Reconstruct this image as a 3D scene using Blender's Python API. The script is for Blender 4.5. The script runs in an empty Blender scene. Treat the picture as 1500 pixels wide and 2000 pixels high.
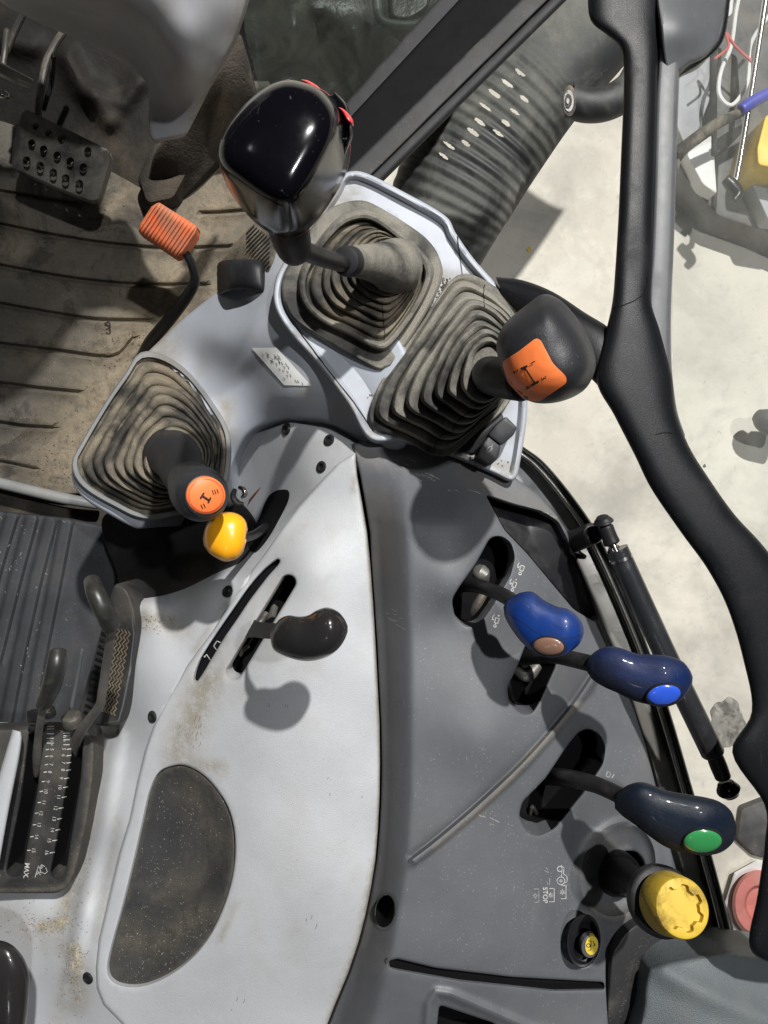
import bpy, math, random
import numpy as np
from mathutils import Vector, Matrix
from mathutils.geometry import delaunay_2d_cdt
from mathutils.bvhtree import BVHTree
random.seed(7); np.random.seed(7)
SC = bpy.context.scene
COL = SC.collection
# ------------------------------------------------------------------ camera, world, lamps, exposure
H = 0.80                       # camera height above the console top (metres)
F = 1400.0                     # focal length in pixels of a 1500 x 2000 picture
cam_d = bpy.data.cameras.new("camera"); cam = bpy.data.objects.new("camera", cam_d); COL.objects.link(cam)
cam.location = (0, 0, H); cam.rotation_euler = (0, 0, 0)
cam_d.sensor_fit = 'VERTICAL'; cam_d.sensor_height = 24.0; cam_d.lens = 24.0 * F / 2000.0
cam_d.clip_start = 0.01; cam_d.clip_end = 50
SC.camera = cam
W = bpy.data.worlds.new("World"); SC.world = W; W.use_nodes = True
W.node_tree.nodes["Background"].inputs[0].default_value = (0.86, 0.93, 1.0, 1)
W.node_tree.nodes["Background"].inputs[1].default_value = 0.025

def lamp(name, loc, target, size, watts, col=(1, 1, 1), shape='DISK'):
    l = bpy.data.lights.new(name, 'AREA'); l.shape = shape; l.size = size; l.energy = watts; l.color = col
    o = bpy.data.objects.new(name, l); COL.objects.link(o); o.location = loc
    d = Vector(target) - Vector(loc); o.rotation_euler = d.to_track_quat('-Z', 'Y').to_euler()
    return o
lamp("workshop_lamp", (1.28, 2.65, 4.0), (0.0, 0, 0), 0.13, 370, (1.0, 0.98, 0.95))
lamp("workshop_lamp", (1.55, 0.75, 4.2), (0.0, 0, 0), 0.13, 78, (0.97, 0.98, 1.0))
lamp("workshop_lamp", (-1.9, 2.2, 3.8), (-0.2, 0, 0), 0.3, 6, (0.95, 0.98, 1.0))
lamp("workshop_lamp", (-0.6, -2.8, 3.6), (0, 0, 0), 0.3, 4, (0.95, 0.98, 1.0))
SC.view_settings.view_transform = 'Standard'; SC.view_settings.look = 'None'
SC.view_settings.gamma = 1; SC.view_settings.exposure = 0.0; SC.view_settings.use_curve_mapping = False

# ------------------------------------------------------------------ helpers
def P(u, v, z):
    s = (H - z) / F
    return Vector(((u - 750.0) * s, (1000.0 - v) * s, z))
ORG = {}
def finish(me, ang=35):
    me.validate()
    for p in me.polygons: p.use_smooth = True
    me.set_sharp_from_angle(angle=math.radians(ang))
def thing(name, label, cat, at, group=None):
    o = bpy.data.objects.new(name, None); COL.objects.link(o)
    o.empty_display_size = 0.02
    loc = P(*at); o.location = loc; ORG[o.name] = loc
    o['label'] = label; o['category'] = cat
    if group: o['group'] = group
    return o
def tag(o, label, cat, group=None):
    o['label'] = label; o['category'] = cat
    if group: o['group'] = group
    return o
def obj(name, verts, faces, mat, parent=None, dirt=None, ang=35, label=None, fix=True):
    me = bpy.data.meshes.new(name)
    vs = [Vector(v) for v in verts]
    if parent is not None: org = ORG[parent.name]
    else:
        org = Vector((sum(v.x for v in vs) / len(vs), sum(v.y for v in vs) / len(vs), min(v.z for v in vs)))
    me.from_pydata([v - org for v in vs], [], faces); me.update()
    if fix:
        import bmesh
        bm = bmesh.new(); bm.from_mesh(me); bmesh.ops.recalc_face_normals(bm, faces=bm.faces); bm.to_mesh(me); bm.free()
    if dirt is not None:
        a = me.attributes.new('dirt', 'FLOAT', 'POINT'); a.data.foreach_set('value', np.asarray(dirt, dtype=np.float32))
    finish(me, ang)
    o = bpy.data.objects.new(name, me); COL.objects.link(o)
    me.materials.append(mat)
    ORG[o.name] = org
    if parent is not None: o.parent = parent
    else: o.location = org
    if label: o['label'] = label
    return o
def join_parts(lst):
    V = []; Fc = []
    for v, f in lst:
        n = len(V); V += list(v); Fc += [tuple(i + n for i in q) for q in f]
    return V, Fc
def crom(pts, closed=False, sub=6):
    """Catmull-Rom through points of any dimension."""
    p = [np.array(q, float) for q in pts]; n = len(p); out = []
    rng = range(n if closed else n - 1)
    for i in rng:
        if closed: a, b, c, d = p[i - 1], p[i], p[(i + 1) % n], p[(i + 2) % n]
        else:
            b, c = p[i], p[i + 1]
            a = p[i - 1] if i > 0 else 2 * b - c
            d = p[i + 2] if i + 2 < n else 2 * c - b
        for k in range(sub):
            t = k / sub
            out.append(0.5 * ((2 * b) + (-a + c) * t + (2 * a - 5 * b + 4 * c - d) * t * t + (-a + 3 * b - 3 * c + d) * t ** 3))
    if not closed: out.append(p[-1])
    return np.array(out)
def resample(poly, step, closed=True):
    p = np.asarray(poly, float)
    if closed: p = np.vstack([p, p[:1]])
    seg = np.linalg.norm(np.diff(p[:, :2], axis=0), axis=1); s = np.concatenate([[0], np.cumsum(seg)])
    n = max(4, int(round(s[-1] / step)))
    t = np.linspace(0, s[-1], n + 1)
    r = np.stack([np.interp(t, s, p[:, k]) for k in range(p.shape[1])], 1)
    return r[:-1] if closed else r
def rounded(poly, r=8, n=5):
    """polygon with corners rounded off by radius r (pixels)."""
    p = [np.array(q, float) for q in poly]; out = []; m = len(p)
    for i in range(m):
        a, b, c = p[i - 1], p[i], p[(i + 1) % m]
        d1 = a - b; d2 = c - b; l1 = np.linalg.norm(d1); l2 = np.linalg.norm(d2)
        rr = min(r, l1 * .45, l2 * .45); s = b + d1 / l1 * rr; e = b + d2 / l2 * rr
        for k in range(n + 1):
            t = k / n; out.append((1 - t) ** 2 * s + 2 * t * (1 - t) * b + t * t * e)
    return np.array(out)
def inside(pts, poly):
    x, y = pts[:, 0], pts[:, 1]; c = np.zeros(len(pts), bool)
    x0, y0 = poly[:, 0], poly[:, 1]; x1, y1 = np.roll(x0, -1), np.roll(y0, -1)
    for a, b, p, q in zip(x0, y0, x1, y1):
        if b == q: continue
        m = ((b > y) != (q > y)) & (x < (p - a) * (y - b) / (q - b) + a); c ^= m
    return c
def dist(pts, line, closed=False):
    line = np.asarray(line, float)[:, :2]
    A = line if closed else line[:-1]; B = np.roll(line, -1, 0) if closed else line[1:]
    best = np.full(len(pts), 1e9)
    for a, b in zip(A, B):
        d = b - a; L = d @ d
        t = np.clip(((pts - a) @ d) / (L if L > 0 else 1), 0, 1)
        q = a + t[:, None] * d
        best = np.minimum(best, np.hypot(*(pts - q).T))
    return best
def rbf(ctrl, c=60.0):
    """smooth height field through (u, v, z) points."""
    C = np.array(ctrl, float); X = C[:, :2]
    D = np.sqrt(((X[:, None] - X[None]) ** 2).sum(2) + c * c)
    n = len(C); A = np.zeros((n + 1, n + 1)); A[:n, :n] = D; A[:n, n] = 1; A[n, :n] = 1
    b = np.concatenate([C[:, 2], [0]]); w = np.linalg.solve(A, b)
    def f(p):
        p = np.atleast_2d(p); out = np.zeros(len(p)) + w[n]
        for i in range(n): out += w[i] * np.sqrt((p[:, 0] - X[i, 0]) ** 2 + (p[:, 1] - X[i, 1]) ** 2 + c * c)
        return out
    return f
def pit(poly, depth, soft=14, off0=8):
    poly = np.asarray(poly, float)
    return lambda p: -depth * np.where(inside(np.atleast_2d(p), poly), np.clip((dist(p, poly, True) - off0) / soft, 0, 1), 0)
def flat(z): return lambda p: np.zeros(len(np.atleast_2d(p))) + z
def bump(line, w, h, closed=False, power=2):
    L = np.asarray(line, float)
    return lambda p: h * np.exp(-(dist(p, L, closed) / w) ** power)
def plus(*fs): return lambda p: sum(f(p) for f in fs)
def cdt(bounds, inner):
    vs = []; ed = []
    for b in bounds:
        n0 = len(vs); vs += [Vector((float(q[0]), float(q[1]))) for q in b]; m = len(b)
        ed += [(n0 + i, n0 + (i + 1) % m) for i in range(m)]
    vs += [Vector((float(q[0]), float(q[1]))) for q in inner]
    r = delaunay_2d_cdt(vs, ed, [], 0, 1e-4)
    pts = np.array([(q.x, q.y) for q in r[0]]); tri = np.array([t for t in r[2] if len(t) == 3])
    cen = pts[tri].mean(1)
    m = inside(cen, np.asarray(bounds[0]))
    for h in bounds[1:]: m &= ~inside(cen, np.asarray(h))
    return pts, tri[m]
def relief(name, outline, zf, mat, parent=None, holes=(), grid=11, er=6.0, eh=0.004, skirt=0.02, hr=3.0, hh=0.0015,
           dense=(), dirt=(), well=None, wmat=None, label=None, edge_step=6, ang=35, wname='slot_recess', jitter=0.0):
    """a moulded panel: outline in picture pixels, real height from zf(points), rounded edges, thickness 'skirt'.
       holes: list of (polygon, depth)."""
    ob = resample(outline, edge_step); hb = [resample(h[0], 4) for h in holes]
    lo = ob.min(0); hi = ob.max(0)
    gx, gy = np.meshgrid(np.arange(lo[0], hi[0], grid), np.arange(lo[1], hi[1], grid)); gx = gx + (gy / grid % 2) * grid * .5
    g = np.stack([gx.ravel(), gy.ravel()], 1)
    def offs(poly, dd, sgn):
        a = np.roll(poly, 1, 0); b = np.roll(poly, -1, 0); t = b - a; t /= np.linalg.norm(t, axis=1)[:, None] + 1e-9
        n = np.stack([-t[:, 1], t[:, 0]], 1)
        area = 0.5 * np.sum(poly[:, 0] * np.roll(poly[:, 1], -1) - np.roll(poly[:, 0], -1) * poly[:, 1])
        if area < 0: n = -n
        return poly + n * dd * sgn
    extra = []
    for k in (0.12, 0.35, 0.65, 1.0): extra.append((offs(ob, er * k, 1), er * k, 0))
    for i, h in enumerate(hb):
        for k in (0.4, 1.0): extra.append((offs(h, hr * k, -1), hr * k, i + 1))
    g = g[inside(g, ob)]
    d0 = dist(g, ob, True); keep = d0 > er + 2
    for h in hb: keep &= ~inside(g, h) & (dist(g, h, True) > hr + 2)
    for (ln, w, st) in dense:
        keep &= dist(g, ln) > w + st * .5
    g = g[keep]; pts = [g]
    for (ln, w, st) in dense:
        L = resample(crom(ln, False, 4), st * 1.4, False); t = np.gradient(L[:, :2], axis=0); t /= np.linalg.norm(t, axis=1)[:, None] + 1e-9
        n = np.stack([-t[:, 1], t[:, 0]], 1)
        for o_ in np.arange(-w, w + .1, st):
            q = L[:, :2] + n * o_; m = inside(q, ob); q = q[m]
            if len(q): q = q[dist(q, ob, True) > er + 1]
            for h in hb:
                if len(q): q = q[~inside(q, h) & (dist(q, h, True) > hr + 1)]
            if len(q): pts.append(q)
    for q, dd, own in extra:
        m = inside(q, ob) & (dist(q, ob, True) > dd * .93)
        for i, h in enumerate(hb): m &= ~inside(q, h) & (dist(q, h, True) > (dd * .93 if own == i + 1 else hr))
        pts.append(q[m])
    inn = np.vstack(pts)
    pt, tri = cdt([ob] + hb, inn)
    z = zf(pt)
    d = dist(pt, ob, True); m = d < er; x = 1 - d[m] / er; z[m] -= eh * (1 - np.sqrt(np.clip(1 - x * x, 0, 1)))
    for h in hb:
        d = dist(pt, h, True); m = d < hr; x = 1 - d[m] / hr; z[m] -= hh * (1 - np.sqrt(np.clip(1 - x * x, 0, 1)))
    V = [P(a, b, c) for (a, b), c in zip(pt, z)]
    Fc = [tuple(int(i) for i in t) for t in tri]
    # skirt on boundary edges
    cnt = {}
    for t in Fc:
        for i in range(3):
            e = (t[i], t[(i + 1) % 3]); cnt[tuple(sorted(e))] = cnt.get(tuple(sorted(e)), 0) + 1
    low = {}
    def lowv(i):
        if i not in low: low[i] = len(V); V.append(V[i] - Vector((0, 0, skirt)))
        return low[i]
    for t in list(Fc):
        for i in range(3):
            e = (t[i], t[(i + 1) % 3])
            if cnt[tuple(sorted(e))] == 1: Fc.append((e[1], e[0], lowv(e[0]), lowv(e[1])))
    dv = np.zeros(len(V)); pall = np.vstack([pt, [pt[i] for i in low]]) if low else pt
    for (shape, rad, amt) in dirt:
        s = np.asarray(shape, float)
        dd = np.hypot(*(pall - s[0]).T) if len(s) == 1 else dist(pall, s)
        dv = np.maximum(dv, amt * np.clip(1 - dd / rad, 0, 1) ** 1.3)
    if dirt is None or len(dirt) == 0: dv = None
    o = obj(name, V, Fc, mat, parent, dirt=dv, ang=ang, label=label, fix=False)
    me = o.data
    # orient up
    import bmesh
    bm = bmesh.new(); bm.from_mesh(me)
    bmesh.ops.recalc_face_normals(bm, faces=bm.faces)
    bm.faces.ensure_lookup_table()
    if sum(f.normal.z * f.calc_area() for f in bm.faces) < 0: bmesh.ops.reverse_faces(bm, faces=bm.faces)
    bm.to_mesh(me); bm.free(); me.set_sharp_from_angle(angle=math.radians(ang))
    # wells under the holes
    for (hp, dep), h in zip(holes, hb):
        if dep <= 0: continue
        c = h.mean(0); zz = zf(h); vs = []; fs = []; n = len(h)
        for k, (sc, dz) in enumerate([(1.03, -0.0022), (1.03, -dep * .5), (1.0, -dep)]):
            for (a, b), q in zip(c + (h - c) * sc, zz):
                w_ = P(a, b, q); vs.append(w_ + Vector((0, 0, dz)))
        for k in range(2):
            for i in range(n): fs.append((k * n + i, k * n + (i + 1) % n, (k + 1) * n + (i + 1) % n, (k + 1) * n + i))
        fs.append(tuple(2 * n + i for i in range(n)))
        obj(wname, vs, fs, wmat or M['void'], o if parent is not None and o.parent.parent is None and parent.type == 'EMPTY' else o)
    return o
def radial(poly, n, c=None):
    poly = np.asarray(poly, float); c = poly.mean(0) if c is None else np.array(c, float)
    q = resample(poly, 2.0) - c; a = np.arctan2(q[:, 1], q[:, 0]); r = np.hypot(q[:, 0], q[:, 1])
    o_ = np.argsort(a); a = a[o_]; r = r[o_]
    th = np.linspace(-math.pi, math.pi, n, endpoint=False)
    return c, th, np.interp(th, a, r, period=2 * math.pi)
def rings(levels, capb=True, capt=True):
    """levels: list of Nx3 world rings with the same N"""
    V = []; Fc = []; n = len(levels[0])
    for L in levels: V += [Vector(q) for q in L]
    for k in range(len(levels) - 1):
        for i in range(n): Fc.append((k * n + i, k * n + (i + 1) % n, (k + 1) * n + (i + 1) % n, (k + 1) * n + i))
    if capb: Fc.append(tuple(range(n))[::-1])
    if capt: Fc.append(tuple((len(levels) - 1) * n + i for i in range(n)))
    return V, Fc
def pxring(c, th, r, z):
    z = np.zeros(len(th)) + z
    return [P(c[0] + math.cos(a) * q, c[1] + math.sin(a) * q, float(zz)) for a, q, zz in zip(th, r, z)]
def tube(pts, rad, n=16, sub=6, capr=True, flatk=1.0):
    """swept round bar: pts (u, v, z), rad in pixels"""
    A = crom([(*p, r) for p, r in zip(pts, rad)], False, sub)
    C = [P(a[0], a[1], a[2]) for a in A]; R = [max(a[3], .2) * (H - a[2]) / F for a in A]
    T = []
    for i in range(len(C)):
        T.append((C[min(i + 1, len(C) - 1)] - C[max(i - 1, 0)]).normalized())
    up = Vector((0, 0, 1)) if abs(T[0].z) < .9 else Vector((1, 0, 0))
    X = T[0].cross(up).normalized(); V = []; Fc = []
    lv = []
    for i in range(len(C)):
        X = (X - T[i] * X.dot(T[i])).normalized(); Y = T[i].cross(X)
        lv.append([C[i] + (X * math.cos(2 * math.pi * k / n) + Y * flatk * math.sin(2 * math.pi * k / n)) * R[i] for k in range(n)])
    if capr:
        for end, s in ((0, -1), (-1, 1)):
            c = C[end]; ring = lv[end]; r = R[end]; add = []
            for q, w in ((.25, .92), (.42, .7)): add.append([c + (p - c) * w + T[end] * s * r * q * .6 for p in ring])
            if s < 0: lv = add[::-1] + lv
            else: lv = lv + add
    return rings(lv)
def pairloft(pairs, zc, hh, n=28, ex=2.0, sub=5, lean=None, flatb=1.0):
    """body whose two outline edges in the picture are given pair by pair; zc centre height; hh half thickness (m)"""
    pairs = [tuple(np.asarray(p, float).ravel()) for p in pairs]
    k = len(pairs)
    if np.isscalar(zc): zc = [zc] * k
    if np.isscalar(hh): hh = [hh] * k
    A = crom([(*p, z, h) for p, z, h in zip(pairs, zc, hh)], False, sub)
    lv = []
    for a in A:
        p = P(a[0], a[1], a[4]); q = P(a[2], a[3], a[4]); c = (p + q) / 2; X = (p - q) / 2
        view = (Vector((0, 0, H)) - c).normalized(); Y = view * max(a[5], 1e-4)
        ring = []
        for i in range(n):
            t = 2 * math.pi * i / n; cx, sx = math.cos(t), math.sin(t)
            ring.append(c + X * math.copysign(abs(cx) ** (2 / ex), cx) + Y * math.copysign(abs(sx) ** (2 / ex), sx) * (1 if sx > 0 else flatb))
        lv.append(ring)
    return rings(lv)
def solidify_px(poly, z0, z1, bev=2, zf=None):
    """prism with bevelled top from a picture outline"""
    poly = np.asarray(poly, float); c = poly.mean(0); lv = []
    def ring(sc_, z): 
        d = poly - c; L = np.linalg.norm(d, axis=1)[:, None]
        q = c + d * (1 - sc_ / np.maximum(L, 1))
        zz = z if zf is None else zf(q) + z
        return [P(a, b, float(w)) for (a, b), w in zip(q, np.zeros(len(q)) + zz)]
    # the foot stands straight below the upper outline
    top = [ring(0, z1 - bev * (H - z1) / F), ring(bev * .3, z1 - bev * .3 * (H - z1) / F), ring(bev, z1)]
    dz = z0 - z1
    bot = [q + Vector((0, 0, dz)) for q in top[0]]
    return rings([bot] + top)
def capsule(a, b, r, n=10):
    a = np.array(a, float); b = np.array(b, float); d = b - a; t = math.atan2(d[1], d[0]); out = []
    for k in range(n + 1): w = t + math.pi / 2 + math.pi * k / n; out.append(a + r * np.array([math.cos(w), math.sin(w)]))
    for k in range(n + 1): w = t - math.pi / 2 + math.pi * k / n; out.append(b + r * np.array([math.cos(w), math.sin(w)]))
    return np.array(out)
def ell(cx, cy, rx, ry, rot=0, n=28):
    r = math.radians(rot); o_ = []
    for k in range(n):
        t = 2 * math.pi * k / n; x, y = rx * math.cos(t), ry * math.sin(t)
        o_.append((cx + x * math.cos(r) - y * math.sin(r), cy + x * math.sin(r) + y * math.cos(r)))
    return np.array(o_)
# --- surfaces under a picture point, so that decals, screws and buttons sit on what they belong to
BV = {}
def bvh(o):
    if o.name not in BV:
        org = ORG[o.name]; BV[o.name] = BVHTree.FromPolygons([v.co + org for v in o.data.vertices], [tuple(p.vertices) for p in o.data.polygons])
    return BV[o.name]
def hit(o, u, v):
    d = (P(u, v, 0) - Vector((0, 0, H))).normalized()
    r = bvh(o).ray_cast(Vector((0, 0, H)), d)
    if r[0] is None: return None, None
    n = r[1] if r[1].dot(d) < 0 else -r[1]
    return r[0], n
def drape(name, on, uv, faces, mat, parent, off=0.0004, thick=0.0):
    V = []; ok = {}
    for i, (u, v) in enumerate(uv):
        p, n = hit(on, u, v)
        if p is not None: ok[i] = len(V); V.append(p + n * off)
    Fc = [tuple(ok[i] for i in f) for f in faces if all(i in ok for i in f)]
    if not Fc: return None
    return obj(name, V, Fc, mat, parent, fix=False)
def stroke_geo(lines, w=2.0, step=4.0):
    uv = []; fs = []
    for ln in lines:
        ln = np.asarray(ln, float)
        closed = np.allclose(ln[0], ln[-1])
        p = np.vstack([resample(ln[i:i + 2], step, False)[:-1] for i in range(len(ln) - 1)] + [ln[-1:]]) if len(ln) > 1 else ln
        q = [p[0]]
        for a in p[1:]:
            if np.linalg.norm(a - q[-1]) > .3: q.append(a)
        p = np.array(q)
        if len(p) < 2: continue
        t = np.gradient(p, axis=0)
        if closed: t[0] = t[-1] = (p[1] - p[-2]) / 2
        t /= np.linalg.norm(t, axis=1)[:, None] + 1e-9; nn = np.stack([-t[:, 1], t[:, 0]], 1)
        n0 = len(uv)
        for a, m in zip(p, nn): uv.append(tuple(a + m * w / 2)); uv.append(tuple(a - m * w / 2))
        for i in range(len(p) - 1): fs.append((n0 + 2 * i, n0 + 2 * i + 1, n0 + 2 * i + 3, n0 + 2 * i + 2))
    return uv, fs
def text_geo(s, u, v, size, rot=0, bold=False):
    """rot: clockwise in the picture"""
    c = bpy.data.curves.new("t", 'FONT'); c.body = s; c.size = size; c.align_x = 'CENTER'; c.align_y = 'CENTER'; c.resolution_u = 3
    if bold: c.offset = size * .018
    o = bpy.data.objects.new("t", c); COL.objects.link(o); bpy.context.view_layer.update()
    me = bpy.data.meshes.new_from_object(o.evaluated_get(bpy.context.evaluated_depsgraph_get()))
    r = math.radians(rot); uv = []
    for w in me.vertices:
        x, y = w.co.x, -w.co.y
        uv.append((u + x * math.cos(r) - y * math.sin(r), v + x * math.sin(r) + y * math.cos(r)))
    fs = [tuple(p.vertices) for p in me.polygons]
    bpy.data.objects.remove(o); bpy.data.curves.remove(c); bpy.data.meshes.remove(me)
    return uv, fs
def geo_join(*gs):
    uv = []; fs = []
    for a, f in gs:
        n = len(uv); uv += list(a); fs += [tuple(i + n for i in q) for q in f]
    return uv, fs
def disc_on(name, on, u, v, rx, ry, rot, height, mat, parent, rim=0.0, lift=0.0, label=None, tilt=None, dome=1.0):
    """a domed round cap standing on a surface, rx ry in picture pixels"""
    p, n = hit(on, u, v)
    if p is None: p = P(u, v, 0); n = Vector((0, 0, 1))
    if tilt is not None: n = Vector(tilt).normalized()
    return disc_at(name, p + n * lift, n, (u, v), rx, ry, rot, height, mat, parent, label, dome)
def disc_at(name, p, n, uvc, rx, ry, rot, height, mat, parent, label=None, dome=1.0):
    N = 32; E = ell(uvc[0], uvc[1], rx, ry, rot, N); C0 = Vector((0, 0, H)); ring = []
    for (a, b) in E:
        d = (P(a, b, 0) - C0).normalized(); den = d.dot(n)
        t = (p - C0).dot(n) / den if abs(den) > .15 else (p - C0).length
        ring.append(C0 + d * t)
    lv = [[q - n * 0.004 for q in ring], ring]
    for k in (1, 2, 3, 4, 5):
        a = k / 5 * math.pi / 2
        if dome > 0: lv.append([p + (q - p) * (math.cos(a) * (1 - .0) if k < 5 else .04) + n * height * math.sin(a) for q in ring])
    if dome == 0:
        lv += [[q + n * height * .8 for q in ring], [p + (q - p) * .94 + n * height for q in ring], [p + (q - p) * .05 + n * height for q in ring]]
    V, Fc = rings(lv)
    return obj(name, V, Fc, mat, parent, label=label)
def screw_on(on, u, v, r, parent, name='screw', mat=None, rot=0, k=.8):
    p, n = hit(on, u, v)
    if p is None: return
    R = r * (H - p.z) / F; q = n.to_track_quat('Z', 'Y').to_matrix()
    prof = [(1.0, -.3), (1.0, .12), (.92, .3), (.62, .42), (.5, .36), (.46, .05), (.02, 0)]
    lv = []
    for j, (a, b) in enumerate(prof):
        N = 24; ring = []
        for i in range(N):
            t = 2 * math.pi * i / N; rr = a * R * (1 - .12 * math.cos(6 * t) if j in (4, 5) else 1)
            ring.append(p + q @ Vector((rr * math.cos(t), rr * math.sin(t) * 1, b * R * k)))
        lv.append(ring)
    V, Fc = rings(lv); return obj(name, V, Fc, mat or M['black_metal'], parent, ang=30)

# ------------------------------------------------------------------ materials
M = {}
def mat(key, col, rough=.5, metal=0.0, dust=0.0, dustcol=(.30, .245, .165), dscale=9.0, dlo=.45, grain=.15, gscale=1400, coat=0.0,
        specks=0.0, speckcol=(.62, .60, .54), var=.12, vscale=14, wear=0.0, wscale=38, wlo=.62, wearcol=(.2, .2, .2), spec=.5, alpha=1.0, dirtk=1.0,
        streak=0.0, emit=None, bdist=.0006, scratch=0.0, lump=0.0, lscale=60):
    m = bpy.data.materials.new(key); m.use_nodes = True; nt = m.node_tree; N = nt.nodes; L = nt.links
    b = N["Principled BSDF"]; out = N["Material Output"]
    tc = N.new("ShaderNodeTexCoord"); co = tc.outputs['Object']
    def noise(scale, det=4, ro=.6, w=0.0, vec=None):
        n = N.new("ShaderNodeTexNoise"); n.inputs['Scale'].default_value = scale; n.inputs['Detail'].default_value = det; n.inputs['Roughness'].default_value = ro
        n.inputs['Distortion'].default_value = w
        L.new(vec or co, n.inputs['Vector']); return n.outputs['Fac']
    def ramp(f, a, bb):
        n = N.new("ShaderNodeMapRange"); n.inputs['From Min'].default_value = a; n.inputs['From Max'].default_value = bb; n.interpolation_type = 'SMOOTHSTEP'
        L.new(f, n.inputs['Value']); return n.outputs['Result']
    def math_(op, a, c):
        n = N.new("ShaderNodeMath"); n.operation = op; n.use_clamp = op != 'MULTIPLY_ADD'
        for i, x in enumerate((a, c)):
            if isinstance(x, (int, float)): n.inputs[i].default_value = x
            else: L.new(x, n.inputs[i])
        return n.outputs[0]
    def mix(f, a, c):
        n = N.new("ShaderNodeMix"); n.data_type = 'RGBA'
        if isinstance(f, (int, float)): n.inputs[0].default_value = f
        else: L.new(f, n.inputs[0])
        for i, x in ((6, a), (7, c)):
            if isinstance(x, tuple): n.inputs[i].default_value = (*x, 1) if len(x) == 3 else x
            else: L.new(x, n.inputs[i])
        return n.outputs[2]
    dk = tuple(c * (1 - var) for c in col); lt = tuple(min(1, c * (1 + var)) for c in col)
    c = mix(ramp(noise(vscale, 5, .6, .3), .3, .7), dk, lt)
    if wear > 0:
        f = math_('MULTIPLY', ramp(noise(wscale, 6, .7, .8), wlo, wlo + .08), wear); c = mix(f, c, wearcol)
    rsock = None
    df = None
    at = N.new("ShaderNodeAttribute"); at.attribute_name = 'dirt'
    nz = ramp(noise(70, 6, .75), .28, .62)
    fine = ramp(noise(900, 3, .8), .35, .62)
    adirt = math_('MULTIPLY', at.outputs['Fac'], math_('ADD', math_('MULTIPLY', nz, .75), .25)); adirt = math_('MULTIPLY', adirt, math_('ADD', math_('MULTIPLY', fine, .5), .55))
    adirt = math_('MULTIPLY', adirt, dirtk)
    if dust > 0:
        df = math_('MULTIPLY', ramp(noise(dscale, 6, .62, .4), dlo, dlo + .28), dust)
        df = math_('MULTIPLY', df, math_('ADD', math_('MULTIPLY', fine, .5), .5)); df = math_('MAXIMUM', df, adirt)
    else: df = adirt
    c = mix(df, c, dustcol)
    if specks > 0:
        v = N.new("ShaderNodeTexVoronoi"); v.inputs['Scale'].default_value = 260; L.new(co, v.inputs['Vector'])
        s1 = ramp(v.outputs['Distance'], .17, .08); s2 = ramp(noise(30, 3), .48, .6)
        c = mix(math_('MULTIPLY', math_('MULTIPLY', s1, s2), specks), c, speckcol)
    if scratch > 0:
        mp = N.new("ShaderNodeMapping"); mp.inputs['Rotation'].default_value = (0, 0, .6); mp.inputs['Scale'].default_value = (1, .04, 1); L.new(co, mp.inputs['Vector'])
        s1 = ramp(noise(420, 2, .5, .0, mp.outputs[0]), .70, .76); s2 = ramp(noise(16, 3), .5, .62)
        c = mix(math_('MULTIPLY', math_('MULTIPLY', s1, s2), scratch), c, tuple(min(.8, x * 2.2 + .12) for x in col))
    L.new(c, b.inputs['Base Color'])
    rn = N.new("ShaderNodeMapRange"); rn.inputs['To Min'].default_value = max(.03, rough - .06); rn.inputs['To Max'].default_value = min(1, rough + .12)
    L.new(noise(45, 5, .7), rn.inputs['Value'])
    rr = N.new("ShaderNodeMix"); rr.data_type = 'FLOAT'; L.new(df, rr.inputs[0]); L.new(rn.outputs[0], rr.inputs[2]); rr.inputs[3].default_value = .95
    L.new(rr.outputs[0], b.inputs['Roughness'])
    b.inputs['Metallic'].default_value = metal; b.inputs['Specular IOR Level'].default_value = spec
    if coat: b.inputs['Coat Weight'].default_value = coat; b.inputs['Coat Roughness'].default_value = .08
    bp = None
    if lump > 0:
        b0 = N.new("ShaderNodeBump"); b0.inputs['Strength'].default_value = lump; b0.inputs['Distance'].default_value = .004; L.new(noise(lscale, 4, .55, .4), b0.inputs['Height']); bp = b0
    if grain > 0:
        b1 = N.new("ShaderNodeBump"); b1.inputs['Strength'].default_value = grain; b1.inputs['Distance'].default_value = bdist
        L.new(noise(gscale, 2, .6), b1.inputs['Height'])
        if bp: L.new(bp.outputs[0], b1.inputs['Normal'])
        bp = b1
    b2 = N.new("ShaderNodeBump"); b2.inputs['Strength'].default_value = .5; b2.inputs['Distance'].default_value = .0012
    L.new(df, b2.inputs['Height'])
    if bp: L.new(bp.outputs[0], b2.inputs['Normal'])
    L.new(b2.outputs[0], b.inputs['Normal'])
    if emit: b.inputs['Emission Color'].default_value = (*emit[:3], 1); b.inputs['Emission Strength'].default_value = emit[3]
    M[key] = m; return m
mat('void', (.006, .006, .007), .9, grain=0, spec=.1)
mat('light_grey', (.425, .435, .45), .42, dust=.45, dustcol=(.27, .24, .185), dscale=7, dlo=.52, grain=.8, gscale=1100, var=.05, specks=.35, speckcol=(.2, .16, .1), scratch=.15)
mat('pod_grey', (.36, .385, .43), .38, dust=.6, dustcol=(.28, .24, .17), dscale=9, dlo=.50, grain=.4, gscale=1500, var=.05, specks=.2, speckcol=(.2, .16, .1), scratch=.2)
mat('column_grey', (.33, .335, .35), .5, dust=.5, dustcol=(.26, .22, .16), dscale=8, dlo=.5, grain=.15, var=.1, specks=.1)
mat('dark_grey', (.104, .108, .117), .44, dust=.3, dustcol=(.2, .18, .14), dscale=10, dlo=.55, grain=.5, gscale=1300, var=.08, specks=.35, scratch=.4, spec=.6)
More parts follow.
